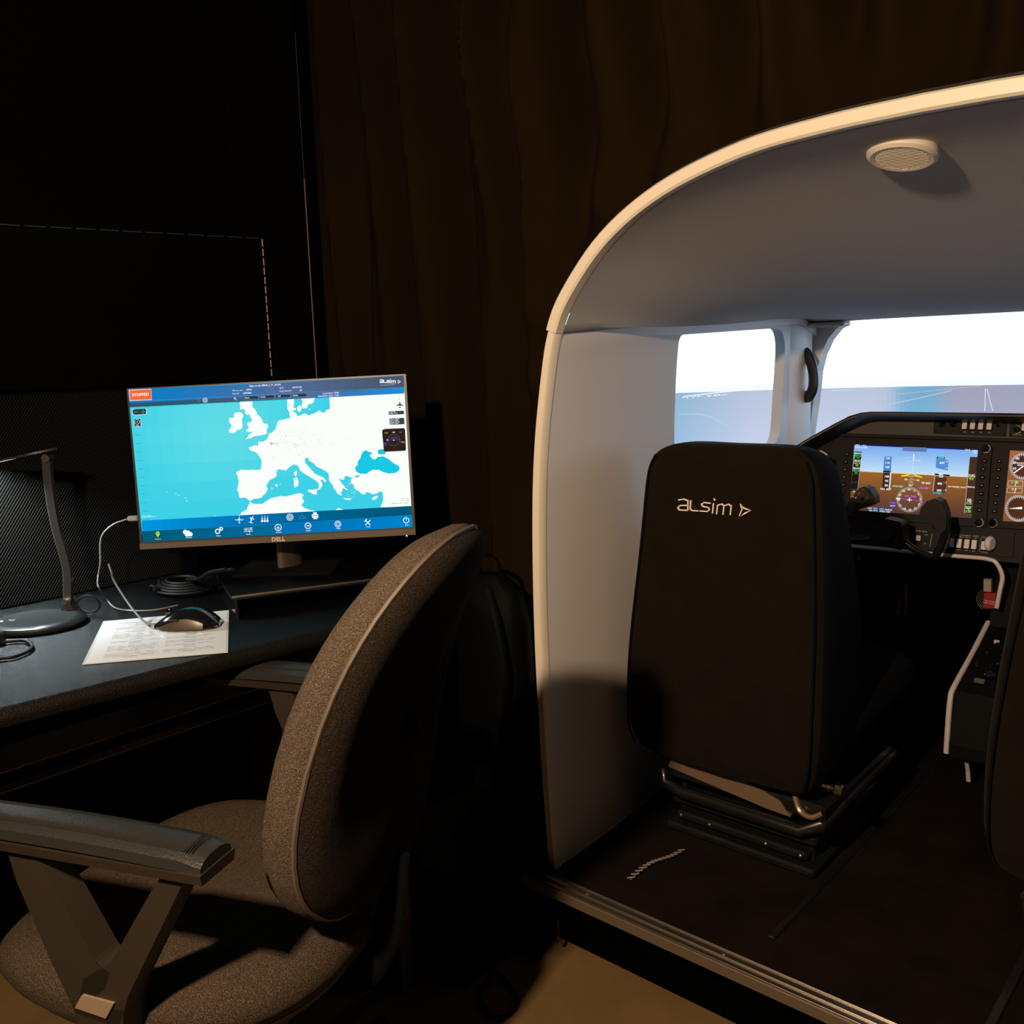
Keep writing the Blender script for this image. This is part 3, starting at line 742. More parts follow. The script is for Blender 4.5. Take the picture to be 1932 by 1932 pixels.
ppoly([(865, 628), (942, 632), (940, 660), (862, 656)], (10, 10, 10), 4); ptx('002°', 903, 644, 42, l=5)
ptx('GPS', 845, 795, 42, (200, 90, 240)); ptx('ENR', 935, 800, 42, (200, 90, 240)); ptx('HDG 002°', 718, 657, 38, (120, 240, 240)); ptx('CRS 095°', 1085, 683, 38, (210, 110, 240)); ptx('TK 002°', 1113, 613, 42)
ptx('NO TRAFFIC DATA', 1545, 668, 29); ptx('MESSAGE', 1738, 668, 26)
ppoly([(615, 862), (680, 866), (690, 965), (603, 958)], (70, 50, 140), 2); ptx('VOR1', 648, 888, 36, (190, 120, 240)); ptx('NAV', 645, 930, 38, (230, 220, 250))
ppoly([(338, 955), (598, 968), (592, 1018), (335, 1005)], (20, 60, 110), 2); ptx('OAT 15°C   UTC 10:45:33', 466, 975, 34, (230, 240, 255)); ptx('ISA +0°C   XPDR 7000', 462, 1005, 34, (230, 240, 255))
for (x, y, t_, c2) in ((1752, 505, 'FUEL', (240, 240, 240)), (1750, 530, 'QTY', (240, 230, 60)), (1746, 555, '0.0', (90, 240, 90)), (1720, 845, 'OIL', (240, 240, 240)), (1718, 870, 'PSI', (240, 240, 240)), (1712, 897, '0.00', (60, 240, 60)), (1705, 955, 'EGT', (240, 240, 240)), (1703, 982, '°C', (240, 240, 240)), (1700, 1010, '0.00', (60, 240, 60))): ptx(t_, x, y, 44, c2)
ptx('0F', 104, 730, 36, (120, 250, 210))
obj('flight_display_picture', pic, emat('display_glow', 1.0), pfd, label='lit flight display with blue sky over brown ground and a compass rose')

# --- second display (only its left edge shows)
mfd = obj('display_unit', MB().poly(IP, [I(1728, 388), I(2900, 440), I(2860, 1110), I(1668, 1052), I(1672, 1010)], 0, .010), M_panel2, ip, bevel=.002)
for (x, y) in ((1745, 520), (1738, 588), (1731, 655), (1725, 721), (1718, 789), (1712, 856), (1705, 921)):
    u, v = I(x, y); obj('soft_key', MB().poly(IP, rrect(.0105, .0090, .002, 3, u, v), .010, .0135), M_gloss, mfd)
for (x, y) in ((1745, 520), (1738, 588), (1731, 655), (1725, 721), (1718, 789), (1712, 856), (1705, 921)):
    u, v = I(x, y); obj('key_mark', MB().poly(IP, rrect(.0050, .0018, .0005, 2, u, v), .0138), M_keymark, mfd); knob(1686, 1016, .0088, mfd, .010)
pic = MB()
def Q(x, y): return I(x, y)
def pst(pts, w_, col, l=2, k=1.0): pic.stroke(IP, [Q(*p) for p in pts], w_*.00031, H+l*.0001, col=tuple(c*k for c in S(col)))
def ptx(s_, x, y, size, col=(255, 255, 255), l=3, al='CENTER'): u, v = Q(x, y); text_mesh(pic, IP, s_, u, v-size*.0003*.35, size*.0003, H+l*.0001, S(col), al, bold=.02)
TL, TR, BR, BL = (1828, 432), (2760, 475), (2720, 1055), (1768, 1000)
for k in range(NS):
    m_ = (k+.5)/NS; ppoly([bi(0, k/NS), bi(1, k/NS), bi(1, (k+1)/NS), bi(0, (k+1)/NS)], (165-35*m_, 105-25*m_, 58-8*m_))
for (cx_, cy_) in ((1930, 560), (1895, 898)):
    pic.poly(IP, [Q(cx_+cos(a*pi/16)*108, cy_+sin(a*pi/16)*108) for a in range(32)], H+.0001, col=S((82, 46, 30)))
    for k in range(60):
        a_ = 2*pi*k/60; r0 = 92 if k % 2 else 84; pst([(cx_+cos(a_)*r0, cy_+sin(a_)*r0), (cx_+cos(a_)*106, cy_+sin(a_)*106)], 4, (245, 240, 235), 3)
pst([(1932, 562), (1862, 612)], 9, (250, 250, 250), 4); ppoly([(1812, 900), (1925, 885), (1925, 905)], (250, 250, 250), 4)
for (t_, x, y) in (('30', 1888, 497), ('20', 1862, 530), ('10', 1862, 577), ('MANIFOLD', 1925, 535), ('PRESSURE', 1925, 552)): ptx(t_, x, y, 28 if len(t_) < 4 else 16)
pst([(1815, 675), (1932, 680), (1928, 724), (1808, 718), (1815, 675)], 2.5, (225, 215, 210), 2); pst([(1808, 732), (1926, 738), (1922, 776), (1802, 770), (1808, 732)], 2.5, (225, 215, 210), 2)
ptx('6 7 8', 1866, 690, 26, (60, 240, 90)); ptx('0.1', 1860, 745, 26, (240, 230, 60)); pst([(1880, 680), (1868, 718)], 4, (250, 250, 250), 4); pst([(1876, 738), (1862, 776)], 4, (250, 250, 250), 4)
obj('engine_display_picture', pic, emat('display_glow', 1.0), mfd, label='lit engine display with round gauges on brown')

# --- left auxiliary knobs and lower switches
aux = obj('switch_panel', quadP((352, 650), (440, 655), (425, 950), (340, 940), 0, .006), M_panel2, ip)
for (x, y) in ((405, 700), (392, 805), (385, 905)): knob(x, y, .006, aux, .006, False)
label(aux, [('AVIONICS', 405, 662, .005, 'CENTER'), ('ON', 403, 728, .0045, 'CENTER'), ('MASTER', 398, 778, .005, 'CENTER'), ('HI', 386, 882, .0045, 'CENTER')])
for q_ in ([I(452, 655), I(455, 655), I(437, 870), I(434, 870)], [I(352, 748), I(445, 752), I(445, 755), I(352, 751)]): obj('divider_line', MB().poly(IP, q_, .006, .0066), M_keymark, aux)
low = obj('switch_panel', quadP((330, 1010), (1860, 1095), (1845, 1290), (310, 1165), 0, .006), M_panel2, ip)
for (x, y, w_, h_) in ((402, 1080, 28, 60), (443, 1085, 24, 60), (1088, 1136, 32, 42), (1358, 1172, 30, 68), (1415, 1178, 34, 68), (1477, 1183, 34, 68), (1536, 1188, 34, 68), (1616, 1196, 36, 62)): rocker(x, y, w_, h_, low)
u, v = I(1678, 1185); c = IP.pt(u, v, .006)
wk = obj('gear_knob', MB().lathe(c+IP.n*.02, Vector((1, -.25, 0)), [(.0, -.007), (.014, -.007), (.0175, -.0035), (.0185, 0), (.0175, .0035), (.014, .007), (.0, .007)], 24), M_white, low, smooth=True, label='white wheel-shaped landing gear knob')
obj('lever_stem', MB().tube([c, c+IP.n*.02], .004, 8), M_gloss, wk)
label(low, [('AVN  BUS', 1110, 1080, .0065, 'CENTER'), ('PITOT\nHEAT', 1370, 1110, .005, 'CENTER'), ('WINDSHIELD\nHEAT', 1432, 1112, .005, 'CENTER'), ('PROP\nHEAT', 1490, 1116, .005, 'CENTER'), ('INERT\nSEP', 1550, 1120, .005, 'CENTER'), ('LDG GEAR', 1635, 1132, .005, 'CENTER'),
            ('OFF', 1412, 1230, .0045, 'CENTER'), ('OFF', 1472, 1234, .0045, 'CENTER'), ('OFF', 1530, 1240, .0045, 'CENTER'), ('DOWN', 1614, 1250, .0045, 'CENTER'), ('BATT', 400, 1025, .005, 'CENTER'), ('ALT', 440, 1030, .005, 'CENTER'), ('OFF', 1150, 1110, .005, 'CENTER'), ('ON', 1140, 1178, .005, 'CENTER')])
for q_ in ([I(1196, 1100), I(1200, 1100), I(1180, 1210), I(1176, 1210)], [I(1590, 1140), I(1594, 1140), I(1580, 1240), I(1576, 1240)]): obj('divider_line', MB().poly(IP, q_, .006, .0066), M_keymark, low)
# white trim along the knee edge
def trimpath(L): return [IP.pt(*I(x, y), .004) for x, y in L]
tp = trimpath([(150, 1165), (395, 1185), (900, 1232), (1290, 1272), (1560, 1293), (1650, 1306), (1712, 1335), (1748, 1385), (1745, 1440)])
tp = tp[:-2]+[at(1891, 1086, y=2.425), at(1887, 1112, y=2.42), at(1880, 1147, y=2.42)]
obj('knee_trim', MB().tube(tp, .0052, 8, smooth=4), M_trimw, ip, smooth=True, label='pale edging under the instrument panel')
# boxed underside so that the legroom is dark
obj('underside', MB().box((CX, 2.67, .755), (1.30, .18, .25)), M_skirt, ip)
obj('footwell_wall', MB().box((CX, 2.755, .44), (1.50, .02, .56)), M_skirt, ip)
for (x, y) in ((530, 1290), (605, 1297)):
    t = MB(); u, v = I(x, y); text_mesh(t, IP, '8', u, v-.005, .016, .001, (1, 1, 1), 'CENTER', bold=.03)
    obj('gauge_digit', t, mat('dim_gauge', (.03, .03, .03), .6), ip)
# side card holder between left seat and panel
cp = Plane(at(1535, 880, y=2.36), (1, 0, 0), (0, .2, 1))
tag(obj('checklist_card', MB().poly(cp, [cp.uv(1500, 852), cp.uv(1550, 850), cp.uv(1560, 856), cp.uv(1557, 935), cp.uv(1500, 935)], -.004, 0), mat('grey_card', (.50, .46, .43), .6), base=cp.O), 'pale checklist card standing between left seat and instrument panel', 'card')

# --- centre pedestal
ped = thing('centre_pedestal', 'black centre pedestal with pale edging between the two seats', 'pedestal', (CX, 2.25, .16))
prof = [(2.53, .66), (2.49, .60), (2.47, .53), (2.46, .51), (2.19, .42), (2.165, .30), (2.165, .27), (2.50, .16), (2.54, .16), (2.54, .66)]
P1 = Plane((-.600, 0, 0), (0, -1, 0), (0, 0, 1))
mb = MB().poly(P1, [(-y, z) for y, z in prof], 0, -(.30)) if False else MB()
R = [[Vector((x, y, z)) for y, z in prof] for x in (-.597, -.303)]
mb = MB(); n = len(prof); mb.add(R[0]+R[1], [(i, (i+1) % n, n+(i+1) % n, n+i) for i in range(n)])
tri = tessellate_polygon([[Vector((y, z, 0)) for y, z in prof]])
mb.add(R[0], [tuple(t) for t in tri]); mb.add(R[1], [tuple(reversed(t)) for t in tri])
obj('pedestal_body', mb, mat('pedestal_black', (.0025, .0024, .0018), .7, spec=.15), ped)
for x in (-.600, -.300):
    obj('pedestal_edging', MB().tube([(x, 2.466, .516), (x, 2.33, .466), (x, 2.20, .424), (x, 2.176, .40), (x, 2.168, .33), (x, 2.166, .275)], .0062, 8, smooth=4), M_trimw, ped, smooth=True)
PT = Plane((-.45, 2.33, .468), (1, 0, 0), Vector((0, .27, .09)))
for (u, v) in ((-.09, -.07), (-.075, -.02), (-.06, .03)):
    obj('trim_wheel', MB().lathe(PT.pt(u, v, .001), PT.n, [(.014, 0), (.014, .006), (.009, .010), (0, .010)], 14), M_gloss, ped, smooth=True)
obj('key_button', MB().poly(PT, rrect(.022, .012, .002, 2, -.105, -.10), 0, .005), mat('dim_grey', (.12, .12, .12), .5), ped)
obj('key_button', MB().poly(PT, rrect(.045, .03, .002, 2, -.05, .09), 0, .006), mat('mid_grey', (.30, .30, .31), .5), ped)
obj('key_button', MB().poly(PT, rrect(.012, .008, .002, 2, -.11, .065), 0, .006), M_white, ped)
for k in range(9):
    obj('toggle', MB().box(PT.pt(-.125+.03*(k % 3)+.01*(k//3), -.04+.045*(k//3), .004), (.008, .008, .012), bev=.001), M_gloss, ped)
# throttle quadrant items under the panel
x0 = -.62
pl = Plane((-.60, 2.46, .56), (1, 0, 0), (0, 0, 1))
obj('red_placard', MB().poly(pl, [pl.uv(1859, 1117), pl.uv(1881, 1118), pl.uv(1878, 1147), pl.uv(1858, 1146)], 0, .010), M_red, ped, label='red warning placard with white lettering')
t = MB(); u, v = pl.uv(1868, 1134); text_mesh(t, pl, 'THROTTLE\nNOT FULL', u, v, .0052, .0104, (1, 1, 1), 'CENTER'); obj('placard_lettering', t, M_white, ped)
obj('lever_handle', MB().poly(pl, [pl.uv(1857, 1092), pl.uv(1871, 1093), pl.uv(1871, 1116), pl.uv(1857, 1115)], -.01, .006), mat('dim_cream', (.34, .28, .22), .5), ped)
for k, r in enumerate((.008, .0135, .019, .0245, .030)):
    a = MB(); u, v = pl.uv(1857, 1133)
    pts = [pl.pt(u+.002-r*.75*cos(q)*1.0, v+r*.85*sin(q), -.01) for q in [(-1.25+2.5*i/14) for i in range(15)]]
    obj('coil_ring', MB().tube(pts, .0008, 6), M_gold, ped)
tag(obj('grab_strap', MB().tube([at(1823, 1435, x=-.57), at(1826, 1455, x=-.57), at(1827, 1474, x=-.57)], .005, 8, flat=.5), M_trimw, base=at(1827, 1474, x=-.57)), 'short pale strap hanging under the pedestal', 'strap')
# headset leads hanging under the yoke
for i, (px0, c_) in enumerate(((1693, M_bsteel), (1712, M_red))):
    p0 = at(px0-2 if i == 0 else 1709, 1100, y=2.5); p1 = at(1710 if i else 1697, 1135, y=2.49); p2 = at(1709 if i else 1694, 1163, y=2.49)
    hl = thing('hanging_lead', ('red capped' if i else 'black')+' lead hanging in the footwell below the control yoke', 'lead', p2)
    obj('sleeve', MB().tube([p0, p1], .0035, 8), c_, hl, smooth=True)
    obj('jack_plug', MB().tube([p1, p1.lerp(p2, .4)], .0018, 6), M_metal, hl); obj('jack_tip', MB().tube([p1.lerp(p2, .55), p2], .0024, 6), M_metal, hl)

# --- control yoke
YY = 2.33
yk = thing('control_yoke', 'black two-handled control yoke in front of the left display', 'control yoke', at(1685, 1020, y=YY))
def K(x, y, d=0): return at(1560+x/8.05, 900+y/8.05, y=YY+d)
PK = Plane((0, YY, 0), (1, 0, 0), (0, 0, 1))
def KU(x, y): return PK.uv(1560+x/8.05, 900+y/8.05)
hubp = [(905, 605), (1165, 665), (1195, 720), (1215, 900), (1210, 1010), (1175, 1090), (1000, 1050), (700, 970), (660, 950), (770, 800), (840, 680)]
obj('hub', MB().poly(PK, [KU(*p) for p in hubp], -.02, .022), M_black, yk, bevel=.006)
obj('hub_boss', MB().poly(PK, [KU(*p) for p in ((940, 860), (1010, 830), (1060, 880), (960, 930), (880, 945), (900, 900))], .02, .028), M_chairp, yk, bevel=.002)
obj('column', MB().tube([K(1000, 850, .02), K(1015, 810, .09)], .022, 14), M_gloss, yk, smooth=True)
obj('left_arm', MB().tube([K(760, 930), K(560, 940), K(380, 940), K(270, 920), K(250, 820), K(275, 680), K(320, 560)], lambda t: .0095-.001*t, 12, flat=.9, smooth=5), M_black, yk, smooth=True)
lgp = [(330, 560), (320, 440), (390, 330), (520, 165), (600, 130), (690, 170), (760, 290), (765, 390), (700, 430), (520, 480), (430, 520), (400, 580)]
lg = obj('left_grip', MB().poly(PK, [KU(*p) for p in lgp], -.018, .016), M_black, yk, bevel=.007)
obj('button_plate', MB().poly(PK, [KU(*p) for p in ((345, 400), (400, 310), (560, 160), (610, 160), (700, 290), (690, 325), (490, 440), (410, 470))], .016, .018), M_chairp, lg)
for (x, y, m_, r) in ((535, 240, M_red, .0042), (590, 180, M_gold, .0022), (660, 300, M_gold, .0022), (485, 300, M_white, .0022), (445, 285, M_white, .0018), (585, 310, M_gloss, .004)):
    u, v = KU(x, y); obj('grip_button', MB().lathe(PK.pt(u, v, .018), PK.n, [(r, 0), (r, .003), (r*.6, .004), (0, .004)], 12), m_, lg)
obj('trim_switch', MB().poly(PK, [KU(*p) for p in ((375, 355), (420, 340), (520, 385), (460, 420))], .018, .022), M_gloss, lg, bevel=.001)
obj('right_arm', MB().tube([K(1180, 980), K(1320, 1090), K(1480, 1170), K(1620, 1215), K(1720, 1080), K(1800, 860), K(1810, 650)], lambda t: .0095+.002*t, 12, flat=.9, smooth=5), M_gloss, yk, smooth=True)
rgp = [(1440, 560), (1470, 450), (1560, 350), (1680, 315), (1770, 360), (1830, 500), (1855, 640), (1840, 780), (1760, 850), (1640, 720), (1500, 640)]
obj('right_grip', MB().poly(PK, [KU(*p) for p in rgp], -.020, .018), M_black, yk, bevel=.010)

# ================================================================== COCKPIT SEATS
SY = 1.62
def seat():
    st = thing('pilot_seat', 'black high-back left pilot seat with cream lettering, behind the yoke', 'seat', (-.885, 1.8, .16), 'pilot seats')
    def sec(z, x0, x1, yb, yf, bul):
        """rounded section; back face flat, front bolsters forward"""
        cx = (x0+x1)/2; hw = (x1-x0)/2; pts = []
        prof = [(-1, .55), (-1, .2), (-.965, .05), (-.90, 0), (-.5, -.03), (0, -.04), (.5, -.03), (.88, 0), (.955, .05), (1, .2), (1, .55), (.97, .95), (.85, 1), (.6, .8), (.3, .62), (0, .58), (-.3, .62), (-.6, .8), (-.85, 1), (-.97, .95)]
        return [Vector((cx+hw*a, yb+(yf-yb)*b, z)) for a, b in prof]
    # z, x0, x1, back y, front y
    S_ = [(.335, -1.06, -.700, 1.62, 1.80), (.37, -1.10, -.675, 1.605, 1.86), (.42, -1.115, -.662, 1.60, 1.87), (.55, -1.116, -.66, 1.605, 1.86), (.68, -1.105, -.662, 1.612, 1.83), (.80, -1.090, -.668, 1.618, 1.79),
          (.90, -1.078, -.674, 1.620, 1.755), (.965, -1.070, -.680, 1.622, 1.735), (1.000, -1.055, -.695, 1.627, 1.725), (1.018, -1.025, -.725, 1.640, 1.71), (1.025, -.985, -.765, 1.655, 1.70)]
    mb = MB(); R = [sec(z, a, b, c_, d, 0) for z, a, b, c_, d in S_]; mb.rings(R)
    # back cover: the rear band faces use the brown cloth, the bolsters the darker one
    bk = obj('backrest', mb, [M_seatfab, M_side], st, smooth=True, sub=2)
    n = 20
    for p in bk.data.polygons:
        if len(p.vertices) == 4:
            j = min(v % n for v in p.vertices); js = sorted(v % n for v in p.vertices)
            if js[0] >= 8 or (js[0] == 0 and js[-1] == 19) or js[0] == 0 and js[-1] <= 1: p.material_index = 1
    # stitched piping on the back corners
    for sx in (-1, 1):
        pth = []
        for z, a, b, c_, d in S_[1:-2]:
            cx, hw = (a+b)/2, (b-a)/2; pth.append((cx+sx*hw*.90, c_-.0035, z))
        obj('piping', MB().tube(pth, .0022, 6, smooth=4), M_side, bk, smooth=True)
    # cushion
    C_ = [(.40, -1.09, -.68), (.44, -1.11, -.66), (.50, -1.11, -.66), (.535, -1.085, -.685)]
    mb = MB(); rings = []
    for k in range(9):
        t = k/8; y = 1.74+.44*t; hz = .50+.02*t; R_ = []
        for q in range(16):
            a = 2*pi*q/16; ca, sa = cos(a), sin(a); e = .55
            R_.append(Vector((-.885+.225*abs(ca)**e*(1 if ca > 0 else -1), y, hz-.06+.065*abs(sa)**e*(1 if sa > 0 else -1)*(1 if k not in (0, 8) else .75))))
        rings.append(R_)
    obj('seat_cushion', MB().rings(rings), M_side, st, smooth=True, sub=1)
    # adjuster: varnished plate, upper rail frame, dark scissor base, recliner knob
    P_ = [(-1.02, .352), (-.985, .358), (-.94, .346), (-.90, .352), (-.77, .318), (-.745, .290), (-.80, .292), (-1.03, .318)]
    pp = Plane((0, 1.665, 0), (1, 0, 0), (0, 0, 1))
    obj('rear_plate', MB().poly(pp, [(x, z-.012) for x, z in P_], -.01, .006), M_tan, st, bevel=.003, label='curved bare metal plate under the backrest')
    obj('recliner_bracket', MB().tube([(-.74, 1.66, .335), (-.725, 1.655, .302), (-.70, 1.65, .296), (-.682, 1.66, .305)], .008, 8, flat=.7, smooth=4), M_tan, st, smooth=True)
    rd = []
    loop = [(-1.04, 1.66, .30), (-1.035, 1.65, .272), (-.99, 1.648, .262), (-.85, 1.648, .262), (-.72, 1.648, .262), (-.685, 1.66, .275), (-.68, 1.8, .285), (-.68, 2.05, .29), (-1.04, 2.05, .29), (-1.045, 1.8, .29), (-1.04, 1.66, .30)]
    obj('upper_frame', MB().tube(loop, .013, 10), M_bsteel, st, smooth=True)
    obj('frame_plate', MB().box((-.862, 1.85, .300), (.37, .38, .035), bev=.006), M_bsteel, st)
    for (z, hh, w_, d_) in ((.232, .022, .33, .34), (.200, .018, .30, .36), (.174, .018, .34, .38)):
        obj('base_rail', MB().box((-.862, 1.84, z), (w_, d_, hh), bev=.005), M_bsteel, st)
    for x in (-1.01, -.715):
        obj('scissor_link', MB().box((x, 1.84, .215), (.012, .30, .10), bev=.003), M_bsteel, st)
    for x in (-1.0, -.93, -.80, -.725):
        obj('frame_bolt', MB().lathe((x, 1.665, .20), (0, -1, 0), [(.005, 0), (.005, .006), (.002, .008)], 8), M_metal, st, smooth=True)
    p = at(1560, 1484, y=1.66)
    obj('adjuster_stem', MB().lathe(p, (1, -.1, 0), [(.005, -.04), (.005, .0), (.007, .002), (.007, .010), (.004, .012), (.004, .016)], 12), M_metal, st, smooth=True)
    obj('adjuster_knob', MB().lathe(p+Vector((.016, 0, 0)), (1, -.1, 0), [(.010, 0), (.013, .004), (.013, .014), (.010, .018), (0, .018)], 10), M_metal, st, label='bright knurled metal adjuster knob')
    return st
st = seat()
# embroidered lettering on the left seat back
LP = Plane((-.885, 1.6165, .9), (1, 0, 0), (0, .02, 1))
lm = MB(); c3 = lambda x, y: LP.uv(1170+(318+x)/2.841, 820+(345+y)/2.841)
alsim(lm, LP, c3, .0021, -.004, .0042)
obj('embroidered_logo', lm, M_thread, st, label='cream embroidered lettering reading alsim with an arrow')
# right seat: a copy with its parts
def copy_tree(o, parent=None):
    c = o.copy(); COL.objects.link(c); c.parent = parent; BASE[c.name] = BASE[o.name]
    for ch_ in list(o.children): copy_tree(ch_, c)
    return c
s2 = copy_tree(st); s2.location.x += .735; s2.location.y += -.06
s2['label'] = 'black right cockpit seat, only its left edge showing at the frame edge'

# ================================================================== DESK
dk = thing('computer_desk', 'black worktop desk along the left wall with rounded front edge', 'desk', (-1.62, .6, 0))
P0 = at(0, 1335, z=.74); P1_ = at(690, 1165, z=.74); dd = (P1_-P0); dd.z = 0; dd.normalize()
A_ = P0-dd*.75; B_ = P0+dd*.80
DX = -1.975
def desk_slab():
    top = [(A_.x, A_.y), (B_.x, B_.y), (DX, B_.y+.0), (DX, A_.y)]
    Pz = Plane((0, 0, .74), (1, 0, 0), (0, 1, 0))
    return MB().poly(Pz, top, -.028, 0)
obj('worktop', desk_slab(), M_desk, dk)
nrm = Vector((dd.y, -dd.x, 0))
er = []
for p in (A_, B_):
    er.append([Vector((p.x, p.y, .74)), Vector((p.x, p.y, .74))+nrm*.006-Vector((0, 0, .002)), Vector((p.x, p.y, .74))+nrm*.011-Vector((0, 0, .009)), Vector((p.x, p.y, .74))+nrm*.012-Vector((0, 0, .018)), Vector((p.x, p.y, .74))+nrm*.009-Vector((0, 0, .027)), Vector((p.x, p.y, .712))])
obj('front_edge', MB().rings(er), M_deskedge, dk, smooth=True, label='rounded pebbled black front edge')
# beam and cable tray below, end panel
q0 = at(0, 1432, z=.60); 
obj('cross_beam', MB().box((-1.55, .55, .60), (.03, 1.3, .05), bev=.004), M_bsteel, dk)
obj('cable_tray', MB().box((-1.70, .55, .52), (.18, 1.3, .02), bev=.004), M_bsteel, dk)
obj('end_panel', MB().box((-1.66, B_.y-.03, .356), (.60, .03, .712), bev=.002), M_post, dk)
obj('end_panel', MB().box((-1.66, A_.y+.03, .356), (.60, .03, .712), bev=.002), M_post, dk)
# slatted stand-off: dark brown post near the floor
pst_ = thing('desk_post', 'narrow dark brown upright post standing behind the office chair', 'post', (-1.36, 1.07, 0))
pq = at(735, 1760, y=1.06)
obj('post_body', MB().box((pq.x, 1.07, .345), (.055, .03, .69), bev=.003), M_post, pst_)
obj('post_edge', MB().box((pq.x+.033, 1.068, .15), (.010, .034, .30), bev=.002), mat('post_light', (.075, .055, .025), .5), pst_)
# riser shelf for the monitor
RZ = .785
ra = at(437, 1125, z=RZ); rb = at(705, 1091, z=RZ); rc = at(412, 1089, z=RZ)
rd_ = (rb-ra); rd_.z = 0; rd_.normalize(); rn = Vector((-rd_.y, rd_.x, 0))
rs = thing('monitor_riser', 'low black riser shelf carrying the monitor on the desk', 'riser', ra+rd_*.2+Vector((0, 0, .74-RZ)))
RP = Plane((0, 0, RZ), (1, 0, 0), (0, 1, 0))
cs = [ra, ra+rd_*.44, ra+rd_*.44+rn*.26, ra+rn*.26]
obj('riser_top', MB().poly(RP, [(p.x, p.y) for p in cs], -.008, 0), M_desk, rs)
ex = MB().tube([ra+Vector((0, 0, -.003)), ra+rd_*.44+Vector((0, 0, -.003))], .0035, 6)  # highlight on the black front edge, built as a bright strip
obj('riser_edge_highlight', ex, M_metal, rs, label='bright strip made as the highlight on the front edge of the riser')
for k in (0.004, .432):
    c = ra+rd_*k; c2 = c+rn*.25
    obj('riser_side', MB().poly(RP, [(p.x, p.y) for p in (c, c+rd_*.006, c2+rd_*.006, c2)], -.045, -.008), M_gloss, rs)

# ---------------------------------------------------------------- monitor
MC = Vector((-1.541, 1.042, 1.0175)); my = .735; mt = .077; mr = .022
r0 = Vector((cos(my), sin(my), 0)); bk0 = Vector((-sin(my), cos(my), 0)); u0 = Vector((0, 0, 1))*cos(mt)+bk0*sin(mt)
MR = r0*cos(mr)+u0*sin(mr); MU = u0*cos(mr)-r0*sin(mr)
MP = Plane(MC, MR, MU)
mo = thing('computer_monitor', 'wide black monitor on the riser showing a blue map of Europe', 'monitor', MC-Vector((0, 0, .2325)))
MWid, MHei = .54, .3135
obj('housing', MB().poly(MP, rrect(MWid, MHei, .004, 3), -.022, -.004), M_black, mo, bevel=.003)
hb = MB().poly(MP, rrect(MWid*.62, MHei*.6, .02, 4, 0, -.01), -.048, -.022); obj('rear_bulge', hb, M_black, mo, bevel=.006)
def T(x, y): return MP.uv(220+x/3.331, 690+y/3.331)
scq = [T(68, 150), T(1803, 62), T(1860, 1015), T(160, 1110)]
L_, R_s, Tp_, B_s = -MWid/2, MWid/2, MHei/2, -MHei/2
fr = MB()
o4 = [(L_, Tp_), (R_s, Tp_), (R_s, B_s), (L_, B_s)]
for k in range(4):
    a, b = o4[k], o4[(k+1) % 4]; c, d = scq[(k+1) % 4], scq[k]; fr.poly(MP, [a, b, c, d], -.004, 0)
obj('bezel', fr, M_bezel, mo)
bt = [(L_, B_s+.0205), (R_s, B_s+.0205), (R_s, B_s), (L_, B_s)]
obj('bottom_bezel', MB().poly(MP, [(L_, scq[3][1]-.003), (R_s, scq[2][1]-.003), (R_s, B_s), (L_, B_s)], 0, .0025), mat('brushed_bezel', (.085, .060, .043), .36), mo)
dl = MB(); u, v = T(1018, 1088); text_mesh(dl, MP, 'DELL', u, v-.0042, .0118, .0029, (1, 1, 1), 'CENTER', bold=.02)
obj('maker_lettering', dl, mat('silver_logo', (.6, .54, .48), .35), mo, label='silver DELL lettering on the lower bezel')
u, v = T(1824, 1068); obj('power_light', MB().poly(MP, circ(u, v, .0016, 10), .0025, .0032), emat('power_led', 1.0, (1.2, 1.2, 1.2)), mo)
# picture
mp_ = MB(); LH = .00012
def mpoly(pts, col, l=0, f=T): mp_.poly(MP, [f(*p) for p in pts], -.0035+l*LH, col=S(col))
def mst(pts, wd, col, l=3, f=T): mp_.stroke(MP, [f(*p) for p in pts], wd*.000305, -.0035+l*LH, col=S(col))
TA = atan2(T(1800, 62)[1]-T(80, 150)[1], T(1800, 62)[0]-T(80, 150)[0])
def mtx(s_, x, y, size, col=(255, 255, 255), l=6, al='CENTER', b=.01, sx=1.0): u, v = T(x, y); text_mesh(mp_, MP, s_, u, v-size*.0003*.35, size*.0003, -.0035+l*LH, S(col), al, bold=b, ang=TA, sx=sx)
def mix(a, b, t): return tuple(a[i]*(1-t)+b[i]*t for i in range(3))
q = [(68, 150), (1803, 62), (1860, 1015), (160, 1110)]
def bm(s_, t_): return tuple(q[0][i]*(1-s_)*(1-t_)+q[1][i]*s_*(1-t_)+q[2][i]*s_*t_+q[3][i]*(1-s_)*t_ for i in (0, 1))
NX = 20
for i in range(NX):
    for j in range(8):
        s0, s1, t0, t1 = i/NX, (i+1)/NX, j/8, (j+1)/8; g_ = math.exp(-(((s0-.3)/.3)**2+((t0-.25)/.35)**2)); c = mix((58, 208, 230), (96, 220, 230), g_)
        mpoly([bm(s0, t0), bm(s1, t0), bm(s1, t1), bm(s0, t1)], c)
def fA(x, y): return MP.uv(420+x/9.66, 730+y/9.66)
def fB(x, y): return MP.uv(420+x/9.66, 850+y/9.66)
def fC(x, y): return MP.uv(600+x/10.443, 730+y/10.443)
def fD(x, y): return MP.uv(600+x/10.443, 850+y/10.443)
LAND = (250, 255, 250); SEA = (62, 208, 228)
